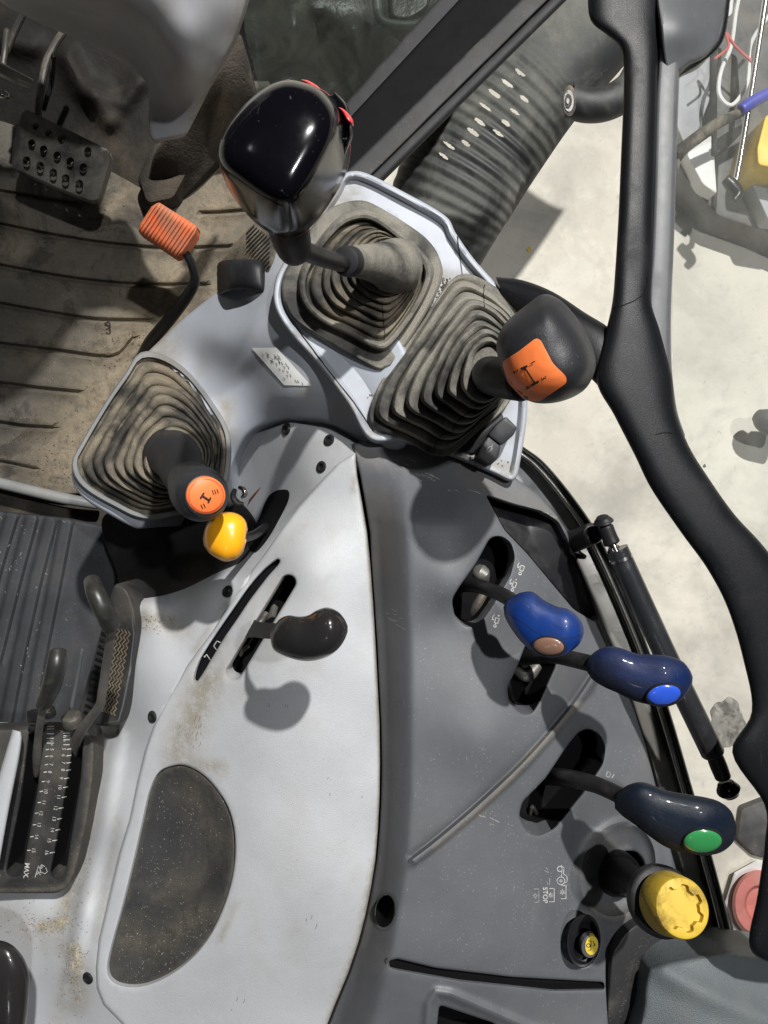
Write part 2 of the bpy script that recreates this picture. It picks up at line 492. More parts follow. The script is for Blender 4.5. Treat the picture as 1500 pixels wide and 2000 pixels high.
mat('rubber_dusty', (.040, .040, .039), spec=.28, rough=.7, dust=1.0, dustcol=(.30, .28, .235), dscale=14, dlo=.32, wear=.6, wscale=24, wlo=.55, wearcol=(.02, .02, .021), grain=.3, gscale=900, specks=.25, var=.2)
mat('rubber_brown', (.040, .038, .034), spec=.28, rough=.7, dust=1.0, dustcol=(.33, .28, .205), dscale=14, dlo=.36, wear=.6, wscale=22, wlo=.54, wearcol=(.02, .018, .016), grain=.4, gscale=900, specks=.2, var=.2)
mat('rubber_clean', (.018, .018, .02), spec=.28, rough=.55, dust=.35, dustcol=(.16, .14, .11), dscale=16, dlo=.5, grain=.2, specks=.12)
mat('soft_black', (.014, .014, .016), spec=.28, rough=.42, dust=.25, dustcol=(.10, .095, .09), dscale=30, dlo=.5, grain=.3, gscale=1000, scratch=.25)
mat('knob_grey', (.020, .021, .024), spec=.28, rough=.38, dust=.3, dustcol=(.085, .085, .09), dscale=28, dlo=.48, grain=.4, gscale=900, scratch=.3, specks=.1)
mat('gloss_black', (.0025, .0025, .004), .12, grain=0, coat=0.0, specks=.12, speckcol=(.2, .2, .2), spec=.16, scratch=.25)
mat('worn_black', (.018, .017, .017), spec=.28, rough=.22, dust=.3, dustcol=(.12, .11, .10), dscale=60, dlo=.62, grain=.1, coat=.5, wear=.3, wearcol=(.16, .05, .02), scratch=.4)
mat('blue_paddle', (.006, .032, .17), spec=.28, rough=.32, dust=1.0, dustcol=(.008, .012, .022), dscale=9, dlo=.42, grain=.05, coat=.2, scratch=.15)
mat('navy_paddle', (.005, .018, .085), spec=.28, rough=.34, dust=1.0, dustcol=(.007, .008, .011), dscale=9, dlo=.30, grain=.05, coat=.12, scratch=.15)
mat('btn_brown', (.22, .12, .085), .3, grain=0, coat=.6, wear=.5, wearcol=(.35, .28, .22))
mat('btn_blue', (.03, .10, .62), .2, grain=0, coat=.8)
mat('btn_green', (.035, .25, .075), .2, grain=0, coat=.8)
mat('red', (.62, .04, .05), .3, grain=0, coat=.4, var=.05)
mat('orange_plate', (.86, .20, .05), .45, grain=.1, var=.03, specks=.05, speckcol=(.5, .2, .1))
mat('orange_pad', (.80, .17, .05), .6, dust=.9, dustcol=(.36, .20, .13), dscale=22, dlo=.34, grain=.3, var=.1, specks=.2, speckcol=(.35, .2, .15))
mat('amber', (1.0, .42, .012), .28, grain=.03, coat=.5, var=.04)
mat('yellow', (.56, .38, .03), .5, dust=1.0, dustcol=(.13, .08, .025), dscale=26, dlo=.47, grain=.15, var=.06, specks=.1, speckcol=(.2, .12, .05))
mat('yellow_clean', (.75, .56, .07), .4, grain=.05, var=.04)
mat('ink', (.012, .012, .014), .5, grain=0)
mat('print_white', (.45, .45, .43), .6, grain=0, var=.3, vscale=300)
mat('print_faded', (.30, .30, .29), .6, grain=0, var=.4, vscale=300)
mat('paper', (.78, .78, .76), .5, grain=.05, var=.03)
mat('black_metal', (.015, .015, .016), spec=.28, rough=.32, metal=.0, dust=.3, dustcol=(.08, .07, .06), dscale=60, dlo=.5, grain=.05, scratch=.3)
mat('worn_metal', (.10, .095, .085), .45, metal=.6, dust=.7, dustcol=(.22, .18, .13), dscale=40, dlo=.45, grain=.2, wear=.4)
mat('chrome', (.55, .53, .50), .22, metal=1.0, grain=.05, wear=.3, wearcol=(.12, .09, .06))
mat('steel', (.34, .33, .30), .36, metal=.7, dust=.5, dustcol=(.25, .22, .16), dscale=25, dlo=.5, grain=.2, specks=.4)
mat('sheet_grey', (.23, .235, .235), .4, dust=.6, dustcol=(.22, .19, .14), dscale=14, dlo=.45, grain=.15, specks=.5, scratch=.4)
mat('frame_black', (.0065, .007, .0085), spec=.22, rough=.36, dust=.3, dustcol=(.03, .03, .032), dscale=12, dlo=.5, grain=.35, gscale=1100, scratch=.2, specks=.05)
mat('frame_grey', (.085, .088, .093), .42, dust=.3, dustcol=(.12, .115, .105), dscale=14, dlo=.5, grain=.25, scratch=.3)
mat('seal_black', (.010, .010, .011), spec=.4, rough=.3, dust=.5, dustcol=(.12, .11, .09), dscale=40, dlo=.5, grain=.1)
mat('mat_floor', (.082, .072, .057), .75, dust=.95, dustcol=(.33, .265, .175), dscale=6.5, dlo=.48, grain=.6, gscale=500, var=.35, vscale=9, wear=.9, wscale=9, wlo=.50, wearcol=(.022, .018, .013), specks=.4, lump=.4, lscale=45, bdist=.0012, spec=.7)
mat('mat_dark', (.045, .047, .052), spec=.28, rough=.6, dust=.5, dustcol=(.10, .09, .075), dscale=11, dlo=.5, grain=.4, gscale=700, specks=.25, var=.2)
mat('foot_dirt', (.040, .034, .027), .85, dust=.8, dustcol=(.145, .115, .08), dscale=9, dlo=.42, grain=.8, gscale=300, var=.4, wear=.5, wearcol=(.02, .018, .015), bdist=.002, lump=.5)
mat('oily_black', (.010, .011, .011), .42, dust=.8, dustcol=(.13, .125, .10), dscale=11, dlo=.50, grain=.8, gscale=300, specks=1.0, speckcol=(.3, .31, .27), var=.4, lump=.8, lscale=30)
mat('liner', (.028, .028, .029), .8, lump=.35, lscale=70, dust=.8, dustcol=(.16, .14, .105), dscale=9, dlo=.44, grain=.9, gscale=900, specks=.9, speckcol=(.35, .32, .25), var=.2, bdist=.0012)
mat('corr_black', (.022, .024, .024), .5, dust=1.0, dustcol=(.19, .19, .165), dscale=6, dlo=.38, grain=.3, specks=.3)
mat('plate_dark', (.030, .030, .031), spec=.28, rough=.5, dust=.75, dustcol=(.13, .118, .095), dscale=12, dlo=.46, grain=.4, specks=.3)
mat('armrest', (.105, .12, .128), .5, dust=.2, grain=1.0, gscale=700, var=.05, bdist=.001)
mat('red_plastic', (.62, .22, .19), .5, dust=.4, dustcol=(.5, .42, .36), dscale=10, dlo=.45)
mat('case_grey', (.35, .36, .38), .5, var=.1, dust=.3)
mat('case_white', (.72, .72, .70), .5, var=.06)
mat('case_dark', (.09, .09, .09), .6, var=.3, dust=.5, wear=.6, wearcol=(.3, .28, .24))
mat('blue_plastic', (.06, .07, .42), .4)
mat('yellow_plastic', (.80, .55, .05), .45)
mat('cord_red', (.55, .12, .10), .6)
mat('shade_black', (.020, .019, .019), spec=.25, rough=.6, dust=.4, dustcol=(.07, .06, .05), dscale=10, dlo=.5, grain=.3)  # near-black colour standing in for the shade in the valley
mat('seal_flat', (.004, .004, .005), spec=.08, rough=.6, dust=.5, dustcol=(.014, .0135, .012), dscale=8, dlo=.5, grain=.3)
mat('red_dull', (.16, .045, .02), rough=.6, grain=0)
mat('teal_paddle', (.004, .009, .020), spec=.28, rough=.36, dust=1.0, dustcol=(.006, .007, .009), dscale=9, dlo=.34, grain=.05, coat=.1, scratch=.2)
mat('sleeve_black', (.025, .025, .023), spec=.5, rough=.33, dust=.5, dustcol=(.10, .095, .075), dscale=40, dlo=.5, grain=.1, wear=.4, wscale=60, wearcol=(.09, .085, .07))
mat('rod_grey', (.14, .135, .125), rough=.45, metal=.3, dust=.7, dustcol=(.17, .14, .10), dscale=40, dlo=.45, grain=.2)
mat('oil_grime', (.30, .285, .25), rough=.6, dust=1.0, dustcol=(.07, .068, .06), dscale=30, dlo=.40, grain=.6, gscale=200, wear=.6, wscale=20, wlo=.5, wearcol=(.5, .48, .42))
mat('well_shade', (.016, .014, .012), spec=.3, rough=.7, dust=.7, dustcol=(.085, .068, .048), dscale=10, dlo=.50, grain=.6, gscale=300, lump=.4, wear=.5, wscale=16, wlo=.5, wearcol=(.008, .008, .008))  # carpet made near black, foot well shade put into the colour
mat('strut_black', (.022, .023, .026), rough=.20, dust=.3, dustcol=(.07, .07, .07), dscale=30, dlo=.5, grain=0, spec=.8, scratch=.4)
mat('gold', (.42, .34, .22), .35, metal=.6, grain=0, var=.2, vscale=120)
# concrete
def concrete():
    m = mat('concrete', (.72, .68, .585), .8, grain=.5, gscale=120, var=.12, vscale=1.6, dust=.75, dustcol=(.36, .35, .31), dscale=2.4, dlo=.44, wear=.55, wscale=5, wlo=.52, wearcol=(.76, .73, .64), specks=.0, scratch=.3)
    nt = m.node_tree; N = nt.nodes; L = nt.links; b = N['Principled BSDF']; src = b.inputs['Base Color'].links[0].from_socket
    tc = N.new('ShaderNodeTexCoord')
    for sc_, lo, hi, col, k in ((28, .56, .78, (.36, .35, .31), .45), (3.3, .54, .66, (.34, .33, .29), .35), (90, .62, .70, (.25, .24, .21), .45)):
        n = N.new('ShaderNodeTexNoise'); n.inputs['Scale'].default_value = sc_; n.inputs['Detail'].default_value = 8; n.inputs['Roughness'].default_value = .68; n.inputs['Distortion'].default_value = .6; L.new(tc.outputs['Object'], n.inputs[0])
        r = N.new('ShaderNodeMapRange'); r.inputs[1].default_value = lo; r.inputs[2].default_value = hi; r.inputs[4].default_value = k; L.new(n.outputs[0], r.inputs[0])
        x = N.new('ShaderNodeMix'); x.data_type = 'RGBA'; L.new(r.outputs[0], x.inputs[0]); L.new(src, x.inputs[6]); x.inputs[7].default_value = (*col, 1); src = x.outputs[2]
    L.new(src, b.inputs['Base Color']); return m
concrete()
def glass(key, tint, dirty, dcol):
    m = bpy.data.materials.new(key); m.use_nodes = True; nt = m.node_tree; N = nt.nodes; L = nt.links; N.clear()
    out = N.new("ShaderNodeOutputMaterial"); tr = N.new("ShaderNodeBsdfTransparent"); tr.inputs[0].default_value = (*tint, 1)
    gl = N.new("ShaderNodeBsdfGlossy"); gl.inputs['Roughness'].default_value = .06; gl.inputs[0].default_value = (.9, .95, 1, 1)
    df = N.new("ShaderNodeBsdfDiffuse"); df.inputs[0].default_value = (*dcol, 1)
    fr0 = N.new("ShaderNodeFresnel"); fr0.inputs[0].default_value = 1.35; ge = N.new("ShaderNodeNewGeometry"); fr = N.new("ShaderNodeMath"); fr.operation = 'SUBTRACT'; fr.use_clamp = True; L.new(fr0.outputs[0], fr.inputs[0]); L.new(ge.outputs['Backfacing'], fr.inputs[1])
    m1 = N.new("ShaderNodeMixShader"); L.new(fr.outputs[0], m1.inputs[0]); L.new(tr.outputs[0], m1.inputs[1]); L.new(gl.outputs[0], m1.inputs[2])
    tc = N.new("ShaderNodeTexCoord"); n = N.new("ShaderNodeTexNoise"); n.inputs['Scale'].default_value = 14; n.inputs['Detail'].default_value = 7; n.inputs['Roughness'].default_value = .7; n.inputs['Distortion'].default_value = 1.0
    L.new(tc.outputs['Object'], n.inputs[0])
    r = N.new("ShaderNodeMapRange"); r.inputs[1].default_value = .35; r.inputs[2].default_value = .75; r.inputs[3].default_value = dirty * .3; r.inputs[4].default_value = dirty
    L.new(n.outputs[0], r.inputs[0])
    m2 = N.new("ShaderNodeMixShader"); L.new(r.outputs[0], m2.inputs[0]); L.new(m1.outputs[0], m2.inputs[1]); L.new(df.outputs[0], m2.inputs[2]); L.new(m2.outputs[0], out.inputs[0])
    M[key] = m
glass('pane', (.97, .98, .98), .09, (.5, .5, .46))
glass('pane_dusty', (.72, .76, .74), .16, (.20, .20, .17))

# ================================================================== THE SETTING
FZ = -1.35
def quad(z, pts): return [P(u, v, z) for u, v in pts]
fl = obj('floor', [(-6, -6, FZ), (6, -6, FZ), (6, 6, FZ), (-6, 6, FZ), (-6, -6, FZ - .1), (6, -6, FZ - .1), (6, 6, FZ - .1), (-6, 6, FZ - .1)],
         [(0, 1, 2, 3), (7, 6, 5, 4), (0, 4, 5, 1), (1, 5, 6, 2), (2, 6, 7, 3), (3, 7, 4, 0)], M['concrete'])
fl['kind'] = 'structure'

# ------------------------------------------------------------------ cab floor mat (upper left)
MZ = -0.42
grooves = [[(-60, 430), (0, 440), (110, 462), (217, 478), (330, 486), (447, 483)], [(-60, 508), (0, 520), (140, 545), (267, 557), (403, 557)],
           [(-60, 585), (0, 595), (90, 611), (187, 625), (293, 627)], [(-60, 662), (0, 673), (110, 686), (220, 697), (263, 660)],
           [(-60, 742), (0, 750), (80, 760), (153, 767)], [(-60, 820), (0, 827), (50, 834), (103, 837)], [(-60, 895), (0, 903), (67, 917)],
           [(397, 417), (430, 416), (480, 412)], [(-60, 365), (60, 385), (150, 400)]]
mz = plus(rbf([(0, 300, MZ), (0, 900, MZ), (400, 300, MZ + .01), (450, 600, MZ), (200, 900, MZ), (100, 420, MZ + .004), (100, 230, MZ - .01)], 80),
          *[bump(crom(g, False, 4), 4.2, -.014) for g in grooves], *[bump(crom([(a, b + 7) for a, b in g], False, 4), 6.0, .006) for g in grooves])
mat_o = relief('floor_mat', [(-80, 150), (520, 60), (560, 560), (420, 760), (250, 960), (120, 966), (60, 955), (-80, 930)], mz, M['mat_floor'],
               grid=9, dense=[(g, 9, 2.6) for g in grooves], dirt=[([(200, 400), (100, 700)], 160, .2), ([(420, 400), (300, 600), (130, 900)], 130, .95)], skirt=.02)
tag(mat_o, 'worn beige rubber floor mat with cut grooves and dried mud, under the pedals', 'floor mat')
# lower foot platform of dark ribbed rubber (left)
ribs = [[(62, 1012), (30, 1130), (-10, 1290)], [(100, 1015), (70, 1130), (35, 1290), (10, 1420)], [(24, 1005), (-5, 1100), (-30, 1200)], [(130, 1020), (105, 1150), (75, 1300), (55, 1420)]]
pz = plus(flat(-.40), *[bump(r, 13, .009, power=6) for r in ribs])
po = relief('foot_platform', [(-90, 990), (125, 1012), (260, 1040), (240, 1160), (200, 1460), (-90, 1470)], pz, M['mat_dark'], grid=10, dense=[(r, 18, 3) for r in ribs])
tag(po, 'dark ribbed rubber platform dusted with grit, below the beige mat', 'platform')
V, Fc = tube([(-80, 925, -.415), (0, 944, -.412), (118, 972, -.412), (190, 985, -.42)], [11, 11, 11, 10], n=12)
o = obj('edge_trim', V, Fc, M['sheet_grey'], mat_o)
# deep black shell that carries consoles
V, Fc = join_parts([rings([[P(u, v, -.46) for u, v in ((-100, 1500), (250, 1440), (330, 1020), (520, 860), (960, 940), (1100, 1200), (1250, 1700), (1290, 2100), (-100, 2100))],
                           [P(u, v, -.45) for u, v in ((-100, 1500), (250, 1440), (330, 1020), (520, 860), (960, 940), (1100, 1200), (1250, 1700), (1290, 2100), (-100, 2100))]])])
cb = obj('cab_floor', V, Fc, M['void']); cb['kind'] = 'structure'
V, Fc = solidify_px(rounded([(-100, -120), (560, -120), (600, 200), (520, 560), (480, 800), (330, 1000), (200, 1470), (-100, 1470)], 20), -.60, -.455, 2)
o = obj('floor_pan', V, Fc, M['foot_dirt']); tag(o, 'dirty steel floor pan showing between mat, pedals and consoles', 'floor pan')

# ------------------------------------------------------------------ steering column housing
col_t = thing('steering_column', 'grey plastic lower steering column cover with a black clip, top left corner', 'column cover', (330, 200, -.42))
cz = rbf([(7, 10, -.05), (133, 67, -.13), (200, 99, -.15), (260, 133, -.17), (290, 230, -.18), (293, 277, -.175), (360, 265, -.155), (407, 173, -.11), (460, 80, -.08), (483, 0, -.06), (500, -60, -.05),
          (385, 60, -.01), (345, 130, -.05), (375, 0, .01), (300, 90, -.05), (250, 40, -.03), (170, 0, .0), (200, -60, .03), (60, -40, .02), (390, 160, -.085), (430, 70, -.05), (440, 10, -.03), (380, -50, .02)], 34)
cbody = relief('cover', rounded([(-60, -60), (7, 8), (67, 38), (133, 66), (200, 99), (256, 131), (283, 153), (291, 180), (290, 233), (294, 277), (360, 265), (377, 233), (407, 173), (460, 80), (484, 0), (500, -70)], 14), cz, M['column_grey'], col_t,
        grid=9, er=7, eh=.006, skirt=.004, dirt=[([(484, 0), (460, 80), (377, 233)], 38, .8)], ang=50)
V, Fc = solidify_px(rounded([(296, 282), (360, 270), (372, 330), (340, 390), (286, 400), (268, 350), (282, 320)], 12), -.44, -.37, 14)
obj('boot', V, Fc, M['foot_dirt'], col_t)
V, Fc = pairloft([((404, 92), (424, 96)), ((398, 110), (424, 112)), ((392, 128), (414, 132)), ((394, 136), (408, 140))], -.128, .012, ex=3)
obj('clip', V, Fc, M['rubber_dusty'], col_t)

# unseen dash hood and steering wheel above the column, added to shade the floor mat
dh = thing('shade_hood', 'unseen grey hood added above the steering column to shade the floor mat, beyond the upper left corner', 'shade_hood', (100, -300, .2))
def wbox(x0, x1, y0, y1, z0, z1, b=.03):
    lv = []
    for z, q in ((z0, b), (z0 + b, 0), (z1 - b, 0), (z1, b)):
        lv.append([(x0 + q + b, y0 + q, z), (x1 - q - b, y0 + q, z), (x1 - q, y0 + q + b, z), (x1 - q, y1 - q, z), (x0 + q, y1 - q, z), (x0 + q, y0 + q + b, z)])
    return rings(lv)
V, Fc = wbox(-.70, -.28, .60, .80, .12, .36); obj('hood', V, Fc, M['column_grey'], dh)  # out of view, sized and placed for its shadow on the mat
V, Fc = wbox(-.56, -.30, .64, .80, .0, .13); obj('column', V, Fc, M['column_grey'], dh)
sw = thing('shade_wheel', 'unseen black steering wheel added with the shading hood, beyond the upper left corner', 'steering wheel', (-300, -300, .4))
wc = Vector((-.50, .60, .44)); wq = Vector((0, -.35, 1)).normalized().to_track_quat('Z', 'Y').to_matrix()
lv = []
for i in range(49):
    t = 2 * math.pi * i / 48; d = wq @ Vector((math.cos(t), math.sin(t), 0)); n_ = wq @ Vector((0, 0, 1)); lv.append([wc + d * .19 + (d * math.cos(a) + n_ * math.sin(a)) * .014 for a in np.linspace(0, 2 * math.pi, 12, endpoint=False)])
V, Fc = rings(lv, False, False); obj('rim', V, Fc, M['soft_black'], sw)  # wheel is out of view, added for the shade it casts
for k in range(3):
    t = math.radians(90 + 120 * k); d = wq @ Vector((math.cos(t), math.sin(t), 0)); s0 = wq @ Vector((-math.sin(t), math.cos(t), 0)); n_ = wq @ Vector((0, 0, 1))
    lv = [[wc + d * r + s0 * a + n_ * b for a, b in ((-.018, -.005), (.018, -.005), (.018, .005), (-.018, .005))] for r in (.03, .185)]; V, Fc = rings(lv); obj('spoke', V, Fc, M['soft_black'], sw)
lv = [[wc + wq @ Vector((r * math.cos(a), r * math.sin(a), z)) for a in np.linspace(0, 2 * math.pi, 24, endpoint=False)] for r, z in ((.04, -.03), (.05, .0), (.045, .012))]
V, Fc = rings(lv); obj('hub', V, Fc, M['soft_black'], sw)

# ------------------------------------------------------------------ pedals
ped = thing('pedal', 'black perforated metal foot pedal with worn mud patches, top left', 'pedal', (120, 300, -.40))
holes = [(210, 740), (285, 780), (360, 815), (515, 885), (185, 840), (255, 875), (335, 910), (412, 945), (488, 980), (155, 940), (235, 972), (312, 1012), (385, 1045), (465, 1078)]
pl = relief('pedal_plate', rounded([(50, 213), (130, 252), (213, 293), (215, 317), (193, 390), (178, 394), (110, 367), (23, 328), (25, 285), (40, 225)], 8), rbf([(30, 260, -.29), (200, 340, -.30), (50, 213, -.27), (110, 367, -.31)], 50), M['rubber_dusty'], ped,
       grid=8, er=5, skirt=.012, holes=[(ell(a / 3, b / 3, 6.3, 7), 0) for a, b in holes], hr=2.2, dirt=[([(165, 290), (195, 310)], 40, 1.0), ([(130, 245), (200, 285)], 25, .5)])
for a, b in holes:
    p, n = hit(mat_o, a / 3, b / 3)
    E = ell(a / 3, b / 3, 7.5, 8.2, 0, 20); E2 = ell(a / 3, b / 3, 5.6, 6.2, 0, 20)
    z = -.292
    V, Fc = rings([[P(x, y, z + .0015) for x, y in E2], [P(x, y, z + .0045) for x, y in ell(a / 3, b / 3, 6.6, 7.2, 0, 20)], [P(x, y, z - .006) for x, y in E]], False, False)
    obj('hole_rim', V, Fc, M['rubber_clean'], pl)
for pts, r, m_ in (([(50, 20, -.26), (30, 60, -.27), (5, 120, -.28)], 6, 'worn_metal'), ([(125, 60, -.29), (105, 90, -.29), (88, 130, -.29), (76, 200, -.29), (74, 226, -.29)], 7, 'worn_metal'),
                   ([(105, 110, -.25), (100, 160, -.3), (84, 215, -.31)], 5, 'black_metal')):
    V, Fc = tube(pts, [r] * len(pts), 10); obj('arm', V, Fc, M[m_], ped)
bl = thing('brake_linkage', 'dirty metal brake linkage pipes and sleeve in the dark foot well, left edge', 'linkage', (20, 150, -.4))
V, Fc = tube([(-30, 118, -.25), (20, 145, -.24), (62, 165, -.25)], [13, 12, 10], 14); obj('sleeve', V, Fc, M['steel'], bl)
V, Fc = tube([(-30, 178, -.27), (5, 184, -.26), (20, 190, -.27)], [9, 8, 6], 12); obj('pin', V, Fc, M['chrome'], bl)
V, Fc = tube([(14, 60, -.28), (10, 100, -.27), (6, 130, -.27)], [6, 6, 6], 12); obj('rod', V, Fc, M['worn_metal'], bl)
# firewall shapes behind the pedals
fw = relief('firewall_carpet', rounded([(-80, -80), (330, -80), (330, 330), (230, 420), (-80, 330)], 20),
            plus(rbf([(0, 0, -.36), (0, 300, -.44), (300, 0, -.36), (290, 330, -.41), (140, 150, -.39), (180, 240, -.41)], 50), bump([(130, 110), (160, 170), (215, 235)], 22, .022), bump([(20, 80), (60, 90)], 26, .015), bump([(190, 180), (240, 200), (270, 160)], 22, .018)), M['well_shade'], grid=7, skirt=.03,
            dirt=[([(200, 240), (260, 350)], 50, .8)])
tag(fw, 'muddy moulded carpet behind the pedals, its colour darkened for the foot well shade', 'carpet')
fs = relief('corner_gaiter', rounded([(340, 240), (392, 170), (430, 100), (470, 60), (500, 190), (440, 300), (330, 420), (280, 395), (300, 300)], 16),
            plus(rbf([(340, 300, -.33), (430, 120, -.24), (480, 200, -.30), (300, 400, -.41), (430, 300, -.38)], 50)), M['foot_dirt'], grid=9, skirt=.06, dirt=[([(430, 150), (440, 260)], 60, .9)])
tag(fs, 'muddy rubber moulding between the steering column and the front glass', 'moulding')
ap = thing('accelerator_pedal', 'orange ribbed pedal pad on a bent grimy rod, over the beige mat', 'pedal', (285, 690, -.42))
# pad: ribs run across the short side
a0, a1, b0, b1 = np.array([304, 391]), np.array([392, 446]), np.array([265, 450]), np.array([350, 507])
uv = []; fs_ = []; NU, NV = 90, 14
for j in range(NV + 1):
    for i in range(NU + 1):
        s, t = i / NU, j / NV
        q = (a0 * (1 - s) + a1 * s) * (1 - t) + (b0 * (1 - s) + b1 * s) * t
        ee = min(s, 1 - s) * NU / 8; ff = min(t, 1 - t) * NV / 3
        rc = 0
        if ee < 1 and ff < 1: 
            c_ = (a0 + a1 + b0 + b1) / 4; q = q + (c_ - q) * .05 * (1 - ee) * (1 - ff) * 2
        edge = (1 - min(1, ee)) ** 2 + (1 - min(1, ff)) ** 2
        z = -.17 + .004 * abs(math.sin(math.pi * s * 13)) ** .6 * (1 if 0.02 < t < .99 else .3) - .006 * edge - .01 * (s - .5) - .02 * (t - .5)
        if t > .86: q = q + (b0 - a0) * .012 * abs(math.sin(math.pi * s * 13)) 
        uv.append(P(q[0], q[1], z))
fs_ = [(j * (NU + 1) + i, j * (NU + 1) + i + 1, (j + 1) * (NU + 1) + i + 1, (j + 1) * (NU + 1) + i) for j in range(NV) for i in range(NU)]
n0 = len(uv); bd = [i for i in range(NU + 1)] + [(j) * (NU + 1) + NU for j in range(1, NV + 1)] + [NV * (NU + 1) + i for i in range(NU - 1, -1, -1)] + [j * (NU + 1) for j in range(NV - 1, 0, -1)]
for i in bd: uv.append(uv[i] - Vector((0, 0, .016)))
m_ = len(bd)
for k in range(m_): fs_.append((bd[k], n0 + k, n0 + (k + 1) % m_, bd[(k + 1) % m_]))
fs_.append(tuple(n0 + k for k in range(m_)))
obj('pedal_pad', uv, fs_, M['orange_pad'], ap, ang=50)
V, Fc = tube([(345, 480, -.195), (362, 494, -.195), (376, 520, -.21), (381, 548, -.23), (366, 578, -.26), (330, 625, -.32), (296, 665, -.38), (280, 694, -.42)], [8, 8, 9, 10, 11, 12, 12, 12], 14)
obj('rod', V, Fc, M['black_metal'], ap)
V, Fc = tube([(205, 632, -.41), (213, 630, -.405), (215, 640, -.405), (207, 644, -.41)], [1.6] * 4, 8); o = obj('wire_clip', V, Fc, M['chrome']); tag(o, 'tiny silver wire clip lying on the beige mat', 'clip')

# ------------------------------------------------------------------ front glass and what is under it (top)
hood = relief('engine_cover', rounded([(440, -80), (1000, -80), (930, 60), (780, 190), (650, 300), (560, 330), (480, 300), (470, 200)], 20),
              plus(rbf([(470, 0, -.42), (480, 180, -.42), (600, 200, -.45), (700, 50, -.38), (850, 0, -.43), (560, 60, -.36), (660, 130, -.45), (760, 120, -.43)], 40),
                   bump([(560, -20), (575, 60), (560, 110)], 30, .035), bump([(690, 60), (700, 130), (660, 200)], 20, .03), bump([(620, 40), (640, 160)], 14, -.03)),
              M['oily_black'], grid=8, skirt=.08, dirt=[([(640, 80), (655, 110)], 40, .7), ([(480, 270), (530, 300)], 60, .5)])
tag(hood, 'oily black lumpy engine cover seen through the front glass', 'engine cover')
V, Fc = tube([(735, -20, -.33), (742, 35, -.33), (775, 48, -.33), (820, 45, -.33), (845, 15, -.32), (870, -30, -.32)], [9, 9, 8, 8, 7, 7], 12)
o = obj('bent_pipe', V, Fc, M['frame_grey']); tag(o, 'pale grey bent pipe under the front glass at the top edge', 'pipe')
rc = relief('recess_tray', rounded([(755, -60), (850, -60), (835, 15), (800, 38), (765, 35)], 12), flat(-.38), M['oily_black'], skirt=.02)
tag(rc, 'small dark tray framed by the pale bent pipe', 'tray')
fg = thing('front_window', 'dusty lower front window pane beside the black sill rail', 'window', (650, 100, -.25))
V, Fc = solidify_px([(470, -90), (985, -90), (680, 250), (620, 300), (520, 230), (478, 60)], -.304, -.30, 1, zf=lambda q: (q[:, 1] - 100) * -.0003 + (q[:, 0] - 700) * -.00012)
obj('glass', V, Fc, M['pane_dusty'], fg)
# sill rail: long parallel members running from top centre down to the front console
sr = thing('sill_rail', 'black door sill rail with rubber seals running diagonally from the top', 'sill rail', (850, 200, -.25))
def bar(name, l0, l1, r0, r1, z, m, hz=.01, ex=4):
    V, Fc = pairloft([(l0, r0), tuple((np.array(l0) * .5 + np.array(l1) * .5, np.array(r0) * .5 + np.array(r1) * .5)), (l1, r1)], z, hz, n=32, ex=ex, sub=8)
    return obj(name, V, Fc, M[m], sr)
pairs_ = lambda a, b, c, d: [((a[0], a[1]), (c[0], c[1])), ((a[0] * .5 + b[0] * .5, a[1] * .5 + b[1] * .5), (c[0] * .5 + d[0] * .5, c[1] * .5 + d[1] * .5)), ((b[0], b[1]), (d[0], d[1]))]
def bar(name, a, b, c, d, z, m, hz=.01, ex=4):
    b = (b[0] + (b[0] - a[0]) * .12, b[1] + (b[1] - a[1]) * .12); d = (d[0] + (d[0] - c[0]) * .12, d[1] + (d[1] - c[1]) * .12)
    V, Fc = pairloft([(*x, *y) for x, y in pairs_(a, b, c, d)], z, hz, n=32, ex=ex, sub=8); return obj(name, V, Fc, M[m], sr)
bar('glass_trim', (925, -80), (648, 232), (985, -80), (674, 266), -.235, 'rubber_clean', .006, 6)
bar('rail', (970, -80), (660, 255), (1120, -80), (690, 330), -.235, 'seal_flat', .010, 10)
bar('dusty_strip', (1098, -80), (700, 312), (1150, -80), (722, 345), -.231, 'plate_dark', .010, 7)
bar('door_seal', (1150, -80), (715, 338), (1188, -80), (735, 368), -.24, 'rubber_clean', .013, 2.4)

# ------------------------------------------------------------------ outside: corrugated duct and elbow pipe
du = thing('corrugated_duct', 'black corrugated plastic duct with worn holes, outside past the sill rail', 'duct', (980, 300, -.8))
sp_ = crom([(1260, -110, -.70), (1155, 30, -.70), (1040, 150, -.70), (950, 270, -.72), (880, 390, -.74), (830, 520, -.78)], False, 110)
rad_ = crom([(100,), (108,), (118,), (124,), (120,), (100,)], False, 110)[:, 0]
lv = []; C_ = [P(*q) for q in sp_]
for i, c in enumerate(C_):
    T = (C_[min(i + 1, len(C_) - 1)] - C_[max(i - 1, 0)]).normalized(); X = T.cross(Vector((0, 0, 1))).normalized(); Y = X.cross(T)
    f = i / len(C_); amp = 0 if f < .36 else min(1, (f - .36) * 14)
    if f > .86: amp = max(0, 1 - (f - .86) * 14)
    r0_ = rad_[i] * (H + .7) / F * (1 + (.0 if f > .33 else .03 * math.sin(min(1, (.33 - f) * 12) * math.pi / 2)))
    r = r0_
    lv.append([c + (X * math.cos(a) + Y * math.sin(a) * .55) * r * (1 + .028 * amp * max(0, math.sin(a)) ** .7 * math.sin(f * 2 * math.pi * 32)) for a in np.linspace(-.15, math.pi + .15, 180)])
V = []; Fc = []
for L_ in lv: V += L_
def duv(p): 
    s = F / (H - p.z); return (p.x * s + 750, 1000 - p.y * s)
